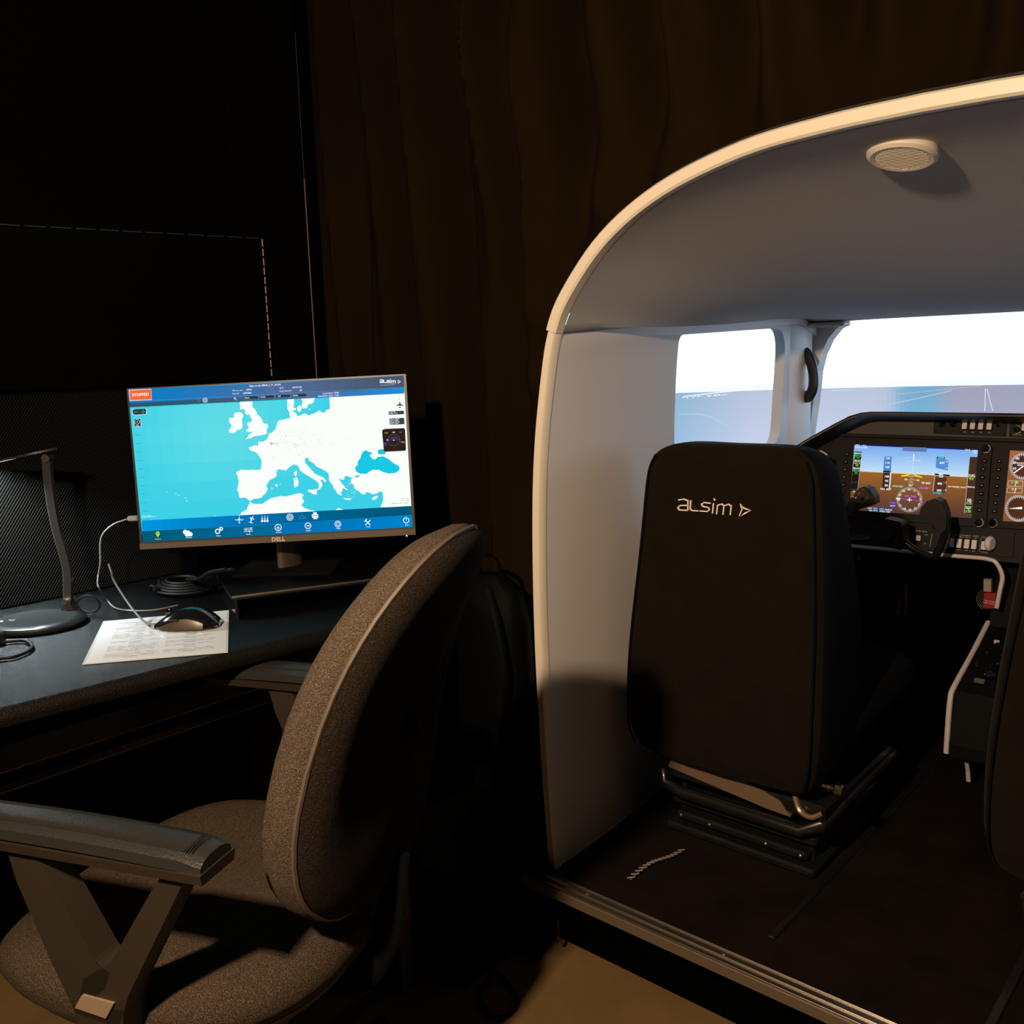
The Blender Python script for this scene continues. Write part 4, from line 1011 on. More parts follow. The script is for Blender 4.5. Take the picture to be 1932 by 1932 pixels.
def rough(pts, a, f, amp=5, closed=False):
    """roughen a traced coast: midpoint jitter"""
    out = []
    for k in range(len(pts)-1):
        p, r = pts[k], pts[k+1]; L = sqrt((p[0]-r[0])**2+(p[1]-r[1])**2); n_ = max(1, int(L/26)); out.append(f(*p))
        for j in range(1, n_):
            t = j/n_; out.append(f(p[0]+(r[0]-p[0])*t+random.uniform(-amp, amp), p[1]+(r[1]-p[1])*t+random.uniform(-amp, amp)))
    out.append(f(*pts[-1])); return out
coast = rough([(1175, 205), (1170, 390), (1200, 440), (1215, 530), (1235, 560), (1130, 590), (1010, 620), (985, 680), (960, 760), (900, 830), (830, 860), (825, 920), (790, 960), (740, 1000), (670, 1000), (640, 980), (650, 1070), (560, 1070), (470, 1100), (490, 1150), (570, 1180), (620, 1210), (650, 1256)], 0, fA)
coast += rough([(690, 150), (700, 200), (690, 350), (450, 355), (320, 350), (235, 400), (270, 480), (285, 580), (270, 660), (255, 720), (290, 800), (300, 865), (400, 855), (450, 890), (490, 930), (560, 880), (640, 875), (700, 860), (730, 815), (780, 780), (790, 740), (820, 710), (785, 650), (850, 540), (950, 490), (980, 460), (970, 390), (1010, 340), (1150, 365), (1200, 310), (1290, 250), (1370, 280), (1400, 360), (1530, 450), (1650, 520), (1740, 590), (1745, 640), (1750, 680), (1720, 710), (1760, 715), (1815, 640), (1810, 600), (1770, 540), (1810, 530), (1870, 580), (1885, 545), (1840, 500), (1760, 460), (1680, 430), (1600, 340), (1550, 280), (1500, 230), (1490, 150), (1550, 125), (1580, 190), (1650, 230), (1700, 290), (1800, 340)], 0, fB)
coast += rough([(30, 350), (130, 400), (205, 455), (205, 570), (240, 630), (290, 690), (300, 740), (350, 800), (380, 860), (470, 890), (440, 830), (480, 790), (470, 740), (590, 790), (500, 690), (430, 600), (420, 545), (470, 580), (520, 570), (510, 520), (560, 505), (640, 530), (690, 530), (650, 560), (640, 640), (690, 670), (720, 760), (790, 800), (880, 870), (940, 850), (945, 815), (1030, 840), (1070, 870), (1160, 850), (1200, 810), (1265, 820), (1275, 900), (1280, 980), (1225, 1120)], 0, fD, 4)
coast += [fD(1840, 1120), fD(1775, 0), fC(1700, 100), fC(215, 150)]
coast += rough([(230, 430), (160, 450), (120, 510), (60, 500), (30, 460), (0, 480)], 0, fC)
coast += rough([(1680, 470), (1560, 525), (1500, 480), (1440, 500), (1370, 540), (1330, 480), (1270, 440), (1290, 340), (1300, 205)], 0, fA)
mp_.poly(MP, coast, -.0035+LH, col=S(LAND))
for pts, f, c, l in (
    ([(330, 240), (545, 235), (530, 360), (570, 390), (610, 450), (630, 510), (690, 560), (720, 620), (735, 670), (800, 670), (820, 700), (815, 750), (785, 800), (808, 830), (770, 865), (640, 890), (550, 900), (515, 935), (460, 935), (405, 965), (450, 910), (480, 860), (540, 830), (510, 815), (430, 815), (415, 790), (460, 760), (470, 720), (440, 690), (445, 650), (520, 640), (525, 580), (490, 540), (485, 500), (430, 510), (395, 480), (405, 430), (370, 400), (310, 410), (320, 350), (300, 310)], fA, LAND, 1),
    ([(190, 500), (230, 465), (300, 460), (345, 475), (375, 530), (340, 590), (355, 680), (345, 760), (270, 785), (200, 840), (130, 840), (100, 800), (140, 740), (160, 690), (115, 660), (105, 600), (115, 565), (180, 565), (205, 545)], fA, LAND, 1),
    ([(1415, 195), (1450, 270), (1430, 330), (1460, 390), (1530, 385), (1545, 330), (1640, 290), (1660, 240), (1680, 185)], fA, LAND, 1),
    ([(1350, 370), (1400, 330), (1440, 380), (1400, 460), (1360, 440)], fA, LAND, 1), ([(1275, 385), (1330, 380), (1330, 425), (1285, 420)], fA, LAND, 1), ([(1565, 400), (1590, 398), (1590, 420), (1570, 418)], fA, LAND, 1),
    ([(890, 10), (850, 80), (830, 150), (785, 200), (775, 290), (740, 300), (725, 365), (760, 430), (830, 460), (950, 460), (1020, 410), (1080, 380), (1190, 380), (1290, 430), (1410, 455), (1520, 445), (1590, 400), (1605, 350), (1580, 300), (1500, 260), (1400, 180), (1280, 115), (1180, 125), (1100, 185), (1070, 160), (1010, 100), (1070, 50), (1000, 30), (940, -5)], fD, (26, 200, 226), 2),
    ([(1170, 0), (1180, 60), (1210, 80), (1320, 75), (1330, 20), (1280, -30), (1200, -20)], fD, (40, 196, 222), 2),
    ([(705, 520), (760, 490), (830, 495), (780, 535)], fD, (90, 200, 190), 2),
    ([(1340, 360), (1350, 420), (1330, 480), (1295, 440), (1290, 400)], fB, LAND, 1), ([(1350, 490), (1375, 540), (1370, 640), (1320, 675), (1290, 650), (1295, 560), (1275, 520)], fB, LAND, 1),
    ([(1540, 740), (1570, 710), (1640, 720), (1715, 700), (1710, 760), (1710, 810), (1650, 800)], fB, LAND, 1), ([(495, 935), (560, 940), (670, 955), (600, 980), (520, 965)], fD, LAND, 1),
    ([(1050, 950), (1090, 915), (1190, 890), (1150, 950), (1090, 980)], fD, LAND, 1), ([(940, 640), (975, 610), (1005, 640), (980, 665)], fB, LAND, 1), ([(875, 690), (905, 675), (895, 705)], fB, LAND, 1), ([(1030, 605), (1050, 600), (1045, 620)], fB, LAND, 1),
    ([(300, 1200), (340, 1130), (430, 1080), (465, 1000), (490, 940), (560, 975), (710, 975), (780, 930), (870, 870), (1060, 830), (1140, 840), (1300, 800), (1380, 780), (1470, 800), (1440, 860), (1480, 930), (1430, 1000), (1500, 1060), (1600, 1090), (1680, 1105), (1670, 1180), (300, 1250)], fB, LAND, 1),
    ([(330, 1180), (400, 1135), (490, 1170)], fD, LAND, 1)):
    mp_.poly(MP, rough(pts+[pts[0]], 0, f, 4)[:-1], -.0035+LH*l, col=S(c))
for k in range(46):   # islands of the Aegean and of the western approaches
    x, y = random.uniform(560, 760), random.uniform(560, 920)
    if (x-560)*1.2+560 < y+200: r = random.uniform(3, 9); mp_.poly(MP, [fD(x+cos(a)*r*random.uniform(.6, 1.2), y+sin(a)*r) for a in (0, 1.2, 2.4, 3.7, 5)], -.0035+LH*2, col=S(LAND))
for (x, y) in ((370, 805), (385, 815), (430, 832), (310, 795), (612, 945), (437, 850)): mpoly([(x-4, y), (x, y-4), (x+5, y), (x, y+4)], (200, 245, 250), 2)
for k in range(170):  # faint towns over the continent
    x, y = random.gauss(1130, 95), random.gauss(470, 70)
    if x > 1000 and 350 < y < 620: r = random.uniform(1.5, 5); c = random.choice(((215, 228, 222), (222, 236, 222), (190, 205, 200), (228, 226, 234))); mpoly([(x-r, y), (x, y-r*.8), (x+r, y), (x, y+r*.8)], c, 3)
for k in range(50):
    x, y = random.uniform(1000, 1750), random.uniform(260, 830); r = random.uniform(1.5, 3.5)
    if 1000 < x < 1600 and 350 < y < 620: mpoly([(x-r, y), (x, y-r*.6), (x+r, y), (x, y+r*.6)], (222, 228, 226), 3)
mst([(962, 488), (985, 490)], 4, (190, 60, 60), 4); mst([(966, 478), (972, 502)], 3, (190, 60, 60), 4); mtx('F-ALSM\nLFPN', 1002, 485, 12, (240, 150, 150), b=0); mst([(975, 565), (988, 572), (980, 582), (971, 574), (975, 565)], 1.5, (200, 205, 205), 3)
# header bands
HB = 14
def band(x0, x1, yt0, yt1, yb0, yb1, c0, c1, l, n=HB):
    for k in range(n):
        s0, s1 = k/n, (k+1)/n; X0_, X1_ = x0+(x1-x0)*s0, x0+(x1-x0)*s1
        mpoly([(X0_, yt0+(yt1-yt0)*s0), (X1_, yt0+(yt1-yt0)*s1), (X1_, yb0+(yb1-yb0)*s1), (X0_, yb0+(yb1-yb0)*s0)], mix(c0, c1, (s0+s1)/2), l)
band(68, 935, 150, 108, 262, 218, (0, 128, 205), (72, 110, 165), 3); band(935, 1806, 108, 62, 218, 174, (84, 112, 160), (72, 84, 104), 3)
band(76, 735, 236, 200, 262, 226, (44, 84, 108), (58, 92, 120), 4); band(735, 1300, 200, 168, 228, 200, (62, 96, 128), (80, 116, 165), 4)
band(1240, 1806, 172, 135, 203, 174, (70, 110, 172), (30, 140, 215), 5)
mst([(216, 218), (735, 192), (1300, 160), (1805, 134)], 1.2, (110, 165, 205), 6)
mpoly([(72, 150), (214, 144), (218, 216), (78, 222)], (235, 200, 205), 5); mpoly([(79, 156), (212, 149), (215, 210), (82, 216)], (246, 104, 52), 6); mtx('STOPPED', 147, 181, 26, l=8, b=.02)
mtx('Flight model: MR60_2_T1_AL250', 930, 122, 15, l=8, b=.012); mtx('Mic on. ref.:', 725, 156, 14, l=8, al='LEFT', b=0); mtx('538 ft', 845, 149, 14, l=8, al='RIGHT', b=.02); mtx('Site ref:', 725, 175, 14, l=8, al='LEFT', b=0); mtx('LFPN00R', 845, 170, 14, l=8, al='RIGHT', b=.02)
mtx('Qnh', 1022, 139, 14, l=8, al='LEFT', b=0); mtx('1013.0 hPa', 1162, 133, 14, l=8, al='RIGHT', b=.02); mtx('Icing intention', 1022, 159, 14, l=8, al='LEFT', b=0); mtx('0%', 1164, 154, 14, l=8, al='RIGHT', b=.02)
mtx('Local time: 10:45', 1395, 168, 15, l=8, al='RIGHT', b=.01); mtx('Simulation time: 11:59', 1396, 184, 15, l=8, al='RIGHT', b=.01)
for (x, y, t_) in ((845, 201, 'Name'), (946, 196, 'ICAO'), (1048, 191, 'Std'), (1150, 186, 'Radial')):
    mpoly([(x-46, y-6), (x+42, y-11), (x+47, y-4), (x+42, y+5), (x-46, y+9), (x-50, y+2)], (44, 56, 74), 6); mst([(x+38, y-11), (x+46, y-6), (x+46, y), (x+40, y+6)], 1.2, (150, 175, 210), 7); mtx(t_, x-28, y, 13, l=8)
def ring(x, y, r, wd, col, l=7, a0=0, a1=2*pi, n=18): mst([(x+cos(a0+(a1-a0)*k/n)*r, y+sin(a0+(a1-a0)*k/n)*r) for k in range(n+1)], wd, col, l)
ring(740, 204, 5.5, 2.4, (225, 235, 245)); mst([(744, 208), (752, 216)], 3, (225, 235, 245), 7); ring(554, 216, 15, 2.5, (225, 235, 245)); ring(554, 216, 7, 4, (225, 235, 245)); ring(513, 218, 8, 2, (60, 150, 185))
fx = lambda x, y: T(1655+x*.345, 88+y*.30-x*.012)
for stt in ALSIM: mp_.stroke(MP, [fx(*p) for p in stt], .0016, -.0035+8*LH, col=S((240, 245, 250)))
mst([(1768, 90), (1783, 99), (1769, 110), (1768, 90)], 3.5, (240, 245, 250), 8); mtx('FLIGHT TRAINING SOLUTIONS', 1702, 120, 7, (210, 220, 235), l=8, b=0)
# left map tools
mpoly([(103, 272), (180, 268), (188, 285), (184, 305), (110, 314), (94, 302), (93, 282)], (190, 235, 240), 3); mpoly([(106, 273), (176, 269), (183, 280), (180, 303), (112, 309), (97, 300), (96, 282)], (34, 62, 78), 4)
mst([(102, 292), (132, 290)], 3, (110, 150, 140), 5); mst([(148, 290), (178, 288)], 3, (110, 150, 140), 5); mst([(162, 274), (164, 304)], 3, (110, 150, 140), 5)
mpoly([(103, 332), (148, 330), (151, 384), (107, 387)], (200, 225, 235), 3); mpoly([(106, 335), (145, 333), (148, 381), (110, 384)], (24, 50, 70), 4); ring(126, 353, 15, 2.5, (225, 235, 240)); ring(126, 353, 2, 3, (225, 235, 240)); mtx('HDG', 128, 378, 11, l=7)
for k in range(11): mtx('N %d°0\'' % (56-2*k), 128+k*5.5, 437+k*53, 11, (50, 130, 140), 4, b=0)
for k in range(10): mtx('W %d°' % (24-3*k), 187+k*82, 258-k*4.4, 11, (40, 120, 135), 4, b=0)
mtx('100 NM', 182, 946, 20, (190, 240, 245), 4, b=0); mst([(158, 954), (245, 948)], 3, (170, 235, 240), 4)
# right side symbols
ring(1776, 196, 5, 1.5, (190, 195, 200), 5); mpoly([(1774, 208), (1779, 208), (1779, 213), (1774, 213)], (120, 125, 130), 5)
def plane(x, y, s_, col, l=6, ang=0):
    pts = [(0, -21), (3, -12), (3, -4), (22, 6), (22, 10), (3, 5), (2, 15), (8, 20), (8, 22), (0, 20), (-8, 22), (-8, 20), (-2, 15), (-3, 5), (-22, 10), (-22, 6), (-3, -4), (-3, -12)]
    mpoly([(x+(a*cos(ang)-b*sin(ang))*s_, y+(a*sin(ang)+b*cos(ang))*s_) for a, b in pts], col, l)
plane(1779, 243, 1, (40, 44, 50))
mpoly([(1708, 286), (1804, 282), (1806, 304), (1710, 309)], (52, 68, 82), 4); mtx('Track 95°\nWind  15 °C', 1713, 291, 10, l=6, al='LEFT', b=.02)
mpoly([(1712, 331), (1806, 327), (1808, 367), (1716, 372)], (52, 68, 82), 4); mtx('Com1: 118.375\nNav1: 108.00\nCom2: 121.500\nNav2: 113.90', 1716, 336, 10, l=6, al='LEFT', b=.02)
mpoly([(1672, 402), (1685, 397), (1802, 392), (1812, 400), (1818, 525), (1812, 535), (1688, 541), (1678, 535), (1667, 412)], (44, 32, 28), 4)
for k in range(24): a_ = 2*pi*k/24; mst([(1741+cos(a_)*33, 467+sin(a_)*33), (1741+cos(a_)*39, 467+sin(a_)*39)], 1.5, (150, 140, 135), 6)
mst([(1700, 467), (1786, 465)], 1.8, (140, 90, 200), 6); plane(1741, 467, .28, (250, 240, 250), 7); mtx('360', 1740, 418, 12, l=6); mtx('VOR  NAV', 1742, 453, 9, (160, 110, 210), 6); mtx('HDG', 1694, 422, 10, (210, 220, 60), 6); mtx('CRS', 1784, 418, 10, (160, 110, 230), 6); mtx('NM\n0.0', 1687, 488, 11, (160, 90, 210), 6); mtx('TTG', 1797, 481, 13, (235, 225, 70), 6); mpoly([(1695, 461), (1706, 461), (1706, 472), (1695, 472)], (150, 150, 230), 7)
for (t_, y) in (('N 46° 34.320', 834), ('E 002° 14.808', 847), ('MAGNETIC VAR. CURRENT', 862)): mtx(t_, 1838, y, 10, (110, 118, 120), 4, al='RIGHT', b=0)
# footer bands
band(154, 1010, 974, 928, 1040, 996, (0, 152, 226), (0, 104, 168), 3); band(1010, 1856, 928, 882, 996, 940, (0, 104, 160), (0, 86, 116), 3)
band(156, 1010, 1040, 996, 1112, 1064, (0, 90, 118), (0, 108, 160), 3); band(1010, 1862, 996, 940, 1064, 1018, (0, 112, 178), (0, 132, 206), 3)
mst([(156, 1040), (1010, 996), (1858, 940)], 1.2, (60, 150, 200), 4)
W_ = (240, 248, 252)
plane(768, 966, .85, W_, 5); [mpoly([(x-3, y-3), (x+3, y-3), (x+3, y+3), (x-3, y+3)], W_, 5) for x, y in ((768, 943), (745, 969), (791, 967), (770, 990))]
plane(850, 958, .75, W_, 5, .4); mst([(842, 960), (842, 988)], 6, W_, 5); mst([(830, 985), (855, 990)], 3, W_, 5)
for x in (912, 929, 946): mst([(x, 945), (x, 968)], 3, W_, 5); mpoly([(x+cos(a*.785)*7.5, 977+sin(a*.785)*7.5) for a in range(8)], W_, 5); mst([(x-5, 962), (x, 968), (x+5, 962)], 3, W_, 5)
mst([(988, 945), (1026, 943), (1028, 972), (990, 975), (988, 945)], 1.2, (20, 120, 180), 5); mst([(990, 960), (1005, 958), (1012, 952), (1026, 952)], 2, (20, 120, 180), 5)
for r in (21, 14, 7): ring(1087, 953, r, 3, W_, 5)
mst([(1144, 960), (1155, 945), (1162, 938), (1168, 950), (1180, 948), (1192, 958), (1144, 962)], 4, (30, 140, 195), 5)
mpoly([(1224, 936), (1264, 934), (1268, 955), (1228, 958)], W_, 5); mpoly([(1233, 922), (1256, 921), (1257, 934), (1234, 935)], W_, 6); mpoly([(1234, 948), (1259, 947), (1260, 964), (1236, 966)], W_, 7); mst([(1230, 944), (1262, 942)], 3, (0, 90, 140), 8)
mpoly([(243, 1052), (248, 1044), (258, 1042), (266, 1048), (268, 1058), (256, 1080), (244, 1062)], (200, 225, 60), 5); ring(255, 1054, 5, 2.5, (60, 110, 60), 6); mtx('Position', 257, 1090, 12, (200, 225, 60), 6)
for (x, y, r) in ((428, 1046, 15), (446, 1052, 16), (462, 1060, 13), (436, 1062, 11)): mpoly([(x+cos(a*.52)*r, y+sin(a*.52)*r) for a in range(12)], W_, 5)
mpoly([(430, 1060), (470, 1056), (472, 1072), (434, 1074)], W_, 6); mtx('Weather', 450, 1080, 12, W_, 6)
for (x, y, r) in ((632, 1042, 13), (654, 1026, 8)):
    ring(x, y, r, 6, W_, 5)
    for k in range(8): a_ = k*pi/4; mst([(x+cos(a_)*r, y+sin(a_)*r), (x+cos(a_)*(r+4), y+sin(a_)*(r+4))], 4, W_, 5)
mtx('Failure', 638, 1069, 12, W_, 6)
for k, y in enumerate((1023, 1033, 1043)): mst([(798, y+1), (852, y-2)], 3, W_, 5); x = (842, 812, 832)[k]; mst([(x, y-4), (x, y+3)], 5, W_, 6)
mtx('Panels', 826, 1059, 12, W_, 6)
ring(1013, 1018, 20, 4.5, W_, 5); plane(1013, 1018, .65, W_, 6); mtx('Aircraft', 1016, 1047, 12, W_, 6)
ring(1201, 1007, 18, 5, W_, 5); mpoly([(1192, 1007), (1201, 1000), (1201, 1014)], W_, 6); mpoly([(1201, 1007), (1210, 1000), (1210, 1014)], W_, 6); mtx('Replay', 1203, 1036, 12, W_, 6)
for r in (20, 14, 8): ring(1389, 996, r, 2.5, W_, 5)
mtx('Traffic', 1391, 1024, 12, W_, 6)
mst([(1563, 972), (1592, 1002)], 6, W_, 5); mst([(1592, 972), (1563, 1002)], 6, W_, 5); mst([(1558, 980), (1570, 966)], 6, W_, 5); mtx('Tools', 1579, 1013, 12, W_, 6)
ring(1819, 972, 17, 5, W_, 5, -1.1, 4.25); mst([(1818, 952), (1819, 972)], 4.5, W_, 5); mtx('Quit', 1823, 1001, 12, W_, 6)
obj('screen_picture', mp_, emat('display_glow', 1.0), mo, label='lit screen with a map of Europe in white on cyan sea')
obj('screen_glass_back', MB().poly(MP, scq, -.0045, -.0036), M_gloss, mo)
# stand
base_c = at(548, 1070, z=RZ+.004)
nb = MC-MP.n*.05+MU*(-.12)
obj('stand_neck', MB().tube([Vector((base_c.x, base_c.y, RZ+.006)), Vector((base_c.x, base_c.y, .86)), Vector((nb.x*.6+base_c.x*.4, nb.y*.6+base_c.y*.4, .95))], .030, 16, flat=.4, upv=None), mat('brushed_stand', (.12, .095, .075), .5, metal=.8), mo, smooth=True)
Rz = Matrix.Rotation(my, 3, 'Z')
obj('stand_base', MB().box(Vector((base_c.x, base_c.y, RZ+.004)), (.20, .15, .008), R=Rz, bev=.003), M_matte, mo)
# USB plug + grey lead
pg = at(247, 979, x=None, y=None, z=.905) if False else MP.pt(*MP.uv(247, 979), -.012)
ld = thing('usb_lead', 'grey cable with a plug in the left side of the monitor', 'cable', pg)
obj('plug', MB().box(pg, (.020, .012, .010), R=Rz, bev=.002), mat('plug_grey', (.22, .22, .21), .4), ld)
def dz(px, py, z): return at(px, py, z=z)
vp = Plane(pg, MR, (0, 0, 1))
def V(px, py, h=0): return vp.pt(*vp.uv(px, py), h)
obj('cable', MB().tube([V(240, 979), V(215, 988), V(196, 1004), V(190, 1024), V(191, 1060), V(183, 1090, -.01), at(186, 1108, z=.80), at(200, 1128, z=.76), at(216, 1146, z=.7435), at(245, 1152, z=.7435), at(290, 1151, z=.7435), at(335, 1142, z=.7435)], .0018, 6, smooth=5), M_cable, ld, smooth=True)

# ---------------------------------------------------------------- laminated sheet, mouse
corn = [at(195, 1172, z=.742), at(432, 1151, z=.742), at(430, 1230, z=.742), at(155, 1253, z=.742)]
SPl = Plane((corn[0]+corn[2])/2, (corn[1]-corn[0]), (corn[0]-corn[3])-(corn[1]-corn[0]).normalized()*((corn[0]-corn[3]).dot((corn[1]-corn[0]).normalized())))
sh = thing('laminated_sheet', 'white laminated checklist sheet of small print lying under the mouse', 'paper', SPl.O)
sq = [SPl.uv(195, 1172), SPl.uv(432, 1151), SPl.uv(430, 1230), SPl.uv(155, 1253)]
obj('laminate', MB().poly(SPl, sq, -.0012, 0), mat('laminate_edge', (.55, .60, .60), .2), sh)
ins = [(u*.965+.0008, v*.965) for u, v in sq]
obj('paper', MB().poly(SPl, ins, 0, .0003), mat('white_paper', (.72, .72, .74), .35, coat=.4), sh)
pr = MB()
def bs(s_, t_): return tuple(sq[0][i]*(1-s_)*(1-t_)+sq[1][i]*s_*(1-t_)+sq[2][i]*s_*t_+sq[3][i]*(1-s_)*t_ for i in (0, 1))
for colm, (s0, s1) in enumerate(((.13, .50), (.54, .90))):
    t = .10
    while t < .93:
        hd_ = random.random() < .16
        if hd_:
            a, b = s0+.12, s1-.12; pr.stroke(SPl, [bs(a+.02, t), bs(b-.02, t)], .0019, .0004); t += .035
        else:
            x = s0
            while x < s1-.03:
                L = random.uniform(.015, .06); pr.stroke(SPl, [bs(x, t), bs(min(x+L, s1), t)], .0009, .0004); x += L+random.choice((.006, .008, .05))
            t += .0155
obj('print', pr, mat('grey_print', (.16, .155, .15), .5), sh, label='small grey lines of print')
ma = at(292, 1184, z=.745); mb_ = at(417, 1176, z=.745)
ax_ = (mb_-ma); ax_.z = 0; ML = ax_.length; ax_.normalize(); ay_ = Vector((-ax_.y, ax_.x, 0))
ms = thing('computer_mouse', 'glossy black wired mouse resting on the laminated sheet', 'mouse', ma+ax_*ML*.5-Vector((0, 0, .002)))
mc = ma+ax_*ML*.5+ay_*(-.002)
def mring(t, sc_=1.0, zo=0.0, zsc=1.0):
    w_ = .033*sc_*(max(1-abs(2*t-1.08)**3.2, .02))**.5*(.75+.35*t); hgt = .040*zsc*(max(sin(pi*min(t*.92+.04, 1)), .03))**.75*(.62+.62*t-.22*t*t)
    return [mc+ax_*((t-.5)*ML)+ay_*(cos(a)*w_)+Vector((0, 0, zo+max(sin(a), 0)*hgt*(abs(sin(a))**.1 if sin(a) > 0 else 1)-(.001 if sin(a) < 0 else 0))) for a in [2*pi*k/20 for k in range(20)]]
obj('mouse_shell', MB().rings([mring(t/20) for t in range(21)]), M_gloss, ms, smooth=True)
def flank(sgn):
    R = []
    for k in range(11):
        t = .08+.70*k/10; r = mring(t, 1.035); c = mc+ax_*((t-.5)*ML); idx = [0, 1, 2, 3] if sgn > 0 else [10, 9, 8, 7]
        top = 3.2*sin(pi*(k+.6)/11.5)
        lo = r[idx[0]]; mid = r[idx[1]]; hi = r[idx[1]].lerp(r[idx[2]], min(top/3.2, 1))
        R.append([lo, mid, hi, hi-ay_*sgn*.004, lo-ay_*sgn*.004])
    return MB().rings(R)
obj('side_grip', flank(-1), mat('grip_bronze', (.045, .034, .023), .36), ms, smooth=True, label='matt bronze-grey side grip')
obj('side_grip', flank(1), MATS['grip_bronze'], ms, smooth=True)
wc = mc+ax_*(-.26*ML)+Vector((0, 0, .0275))
obj('scroll_wheel', MB().lathe(wc-ay_*.003, ay_, [(.0055, 0), (.0068, .001), (.0068, .005), (.0055, .006)], 18), M_gloss, ms, smooth=True)
obj('thumb_button', MB().box(mc+ax_*(-.15*ML)-ay_*.029+Vector((0, 0, .020)), (.016, .004, .005), R=Matrix((ax_, ay_, Vector((0, 0, 1)))).transposed(), bev=.0015), M_gloss, ms)
obj('mouse_cable', MB().tube([ma+ax_*.004+Vector((0, 0, .006)), at(275, 1175, z=.752), at(255, 1155, z=.765), at(235, 1128, z=.785), at(214, 1094, z=.815), at(210, 1080, z=.83), at(205, 1064, z=.845)], .0019, 6, smooth=5), M_cable, ms, smooth=True)
# ring of black cable, flat coil of cables and the loop at the left edge
tag(obj('black_cable_ring', MB().tube([at(167, 1140, z=.765)+Vector((.0, 0, 0))+CR*(.0215*cos(a))+Vector((0, 0, 1))*(.0165*sin(a)) for a in [2*pi*k/24 for k in range(25)]], .0017, 6), M_bcable, smooth=True, base=at(167, 1155, z=.745)), 'thin black cable loop standing behind the desk lamp base', 'cable')
cb = MB(); cc = at(345, 1108, z=.75)
for k in range(5):
    r = .055-.006*k
    cb.tube([cc+Vector((cos(a)*r*1.25, sin(a)*r*.95, .004*k)) for a in [2*pi*q/26 for q in range(27)]], .0032, 6)
cb.tube([cc+Vector((-.06, -.02, .01)), at(300, 1112, z=.755), at(285, 1105, z=.765), at(283, 1115, z=.75)], .003, 6, smooth=4)
for dx in (0, 14): cb.tube([cc+Vector((.02, 0, .02)), at(375+dx, 1092, z=.79), at(395+dx, 1080, z=.81), at(425+dx, 1074, z=.83)], .0034, 6, smooth=4)
tag(obj('coiled_cables', cb, M_bcable, smooth=True, base=cc-Vector((0, 0, .01))), 'flat coil of black cables on the desk left of the riser', 'cable')
ll = MB().tube([at(-60, 1235, z=.745), at(-30, 1215, z=.745), at(0, 1212, z=.745), at(25, 1209, z=.745), at(48, 1209, z=.745), at(61, 1219, z=.745), at(50, 1230, z=.745), at(25, 1239, z=.745), at(0, 1242, z=.745), at(-40, 1243, z=.745)], .0032, 8, smooth=5)
hl = thing('lamp_lead', 'grey-black cable looping on the desk in front of the lamp', 'cable', at(0, 1225, z=.7405))
obj('cable', ll, M_bcable, hl, smooth=True); obj('cable_clip', MB().box(at(0, 1204, z=.752), (.012, .016, .022), bev=.003), M_bsteel, hl)

# ---------------------------------------------------------------- desk lamp
lb = at(70, 1176, z=.745); LPx = thing('desk_lamp', 'slim grey desk lamp with round base and flat lit head', 'lamp', Vector((lb.x, lb.y, .7405)))
bc = Vector((lb.x, lb.y, .7405))
ds = 1.0
Rv = CR.copy(); Rv.z = 0; Rv.normalize(); Fv = Vector((-Rv.y, Rv.x, 0))
rg = []
for r, z in ((.0, 0), (.074, 0), (.082, .003), (.083, .008), (.080, .012), (.066, .0155), (.064, .0148), (.0, .0148)):
    rg.append([bc+Rv*(r*1.05*cos(a))+Fv*(r*.92*sin(a))+Vector((0, 0, z)) for a in [2*pi*k/40 for k in range(40)]])
obj('base', MB().rings(rg), M_lampbase, LPx, smooth=True)
# icons on the base
ic = MB(); BPl = Plane(bc+Vector((0, 0, .0156)), Rv, Fv); ic.stroke(BPl, [(-.058, -.018), (-.052, -.024)], .0012, .0002); ic.stroke(BPl, [(-.056, -.016), (-.050, -.022)], .0012, .0002); ic.stroke(BPl, [(-.044, -.012), (-.036, -.016), (-.034, -.012)], .0012, .0002)
obj('base_marks', ic, mat('pale_mark', (.5, .5, .5), .5), LPx)
vl = Plane(at(125, 1140, z=.765), Rv, (0, 0, 1))
def LV(px, py, h=0): return vl.pt(*vl.uv(px, py), h)
fp = [vl.uv(*p) for p in ((112, 1163), (120, 1150), (118, 1132), (134, 1130), (140, 1142), (146, 1160), (144, 1166))]
obj('foot_bracket', MB().poly(vl, fp, -.010, .010), M_lamp, LPx, bevel=.002)
obj('foot_hinge', MB().lathe(LV(127, 1133, .014), vl.n, [(.0065, 0), (.0065, -.028), (.0, -.028)], 16), M_metal, LPx, smooth=True)
arm = [(88, 868), (91, 905), (98, 955), (108, 1005), (121, 1050), (127, 1080), (128, 1132)]
R = []
for (px, py) in catmull([Vector((a, b, 0)) for a, b in arm], 6) and [(v_.x, v_.y) for v_ in catmull([Vector((a, b, 0)) for a, b in arm], 6)]:
    c = LV(px, py); R.append([c-Rv*.0085+vl.n*.002, c-Rv*.005+vl.n*.006, c+Rv*.0085+vl.n*.006, c+Rv*.0085-vl.n*.005, c-Rv*.0085-vl.n*.005])
obj('arm', MB().rings(R), M_lamp, LPx, smooth=True)
obj('head_hinge', MB().lathe(LV(90, 864, .010), vl.n, [(.0075, 0), (.0075, -.022), (.0, -.022)], 16), M_metal, LPx, smooth=True)
h0, h1 = LV(108, 846), LV(-170, 905)
hx = (h1-h0).normalized(); hy = Vector((0, 0, 1)).cross(hx).normalized(); hz_ = hx.cross(hy)
hp_ = []
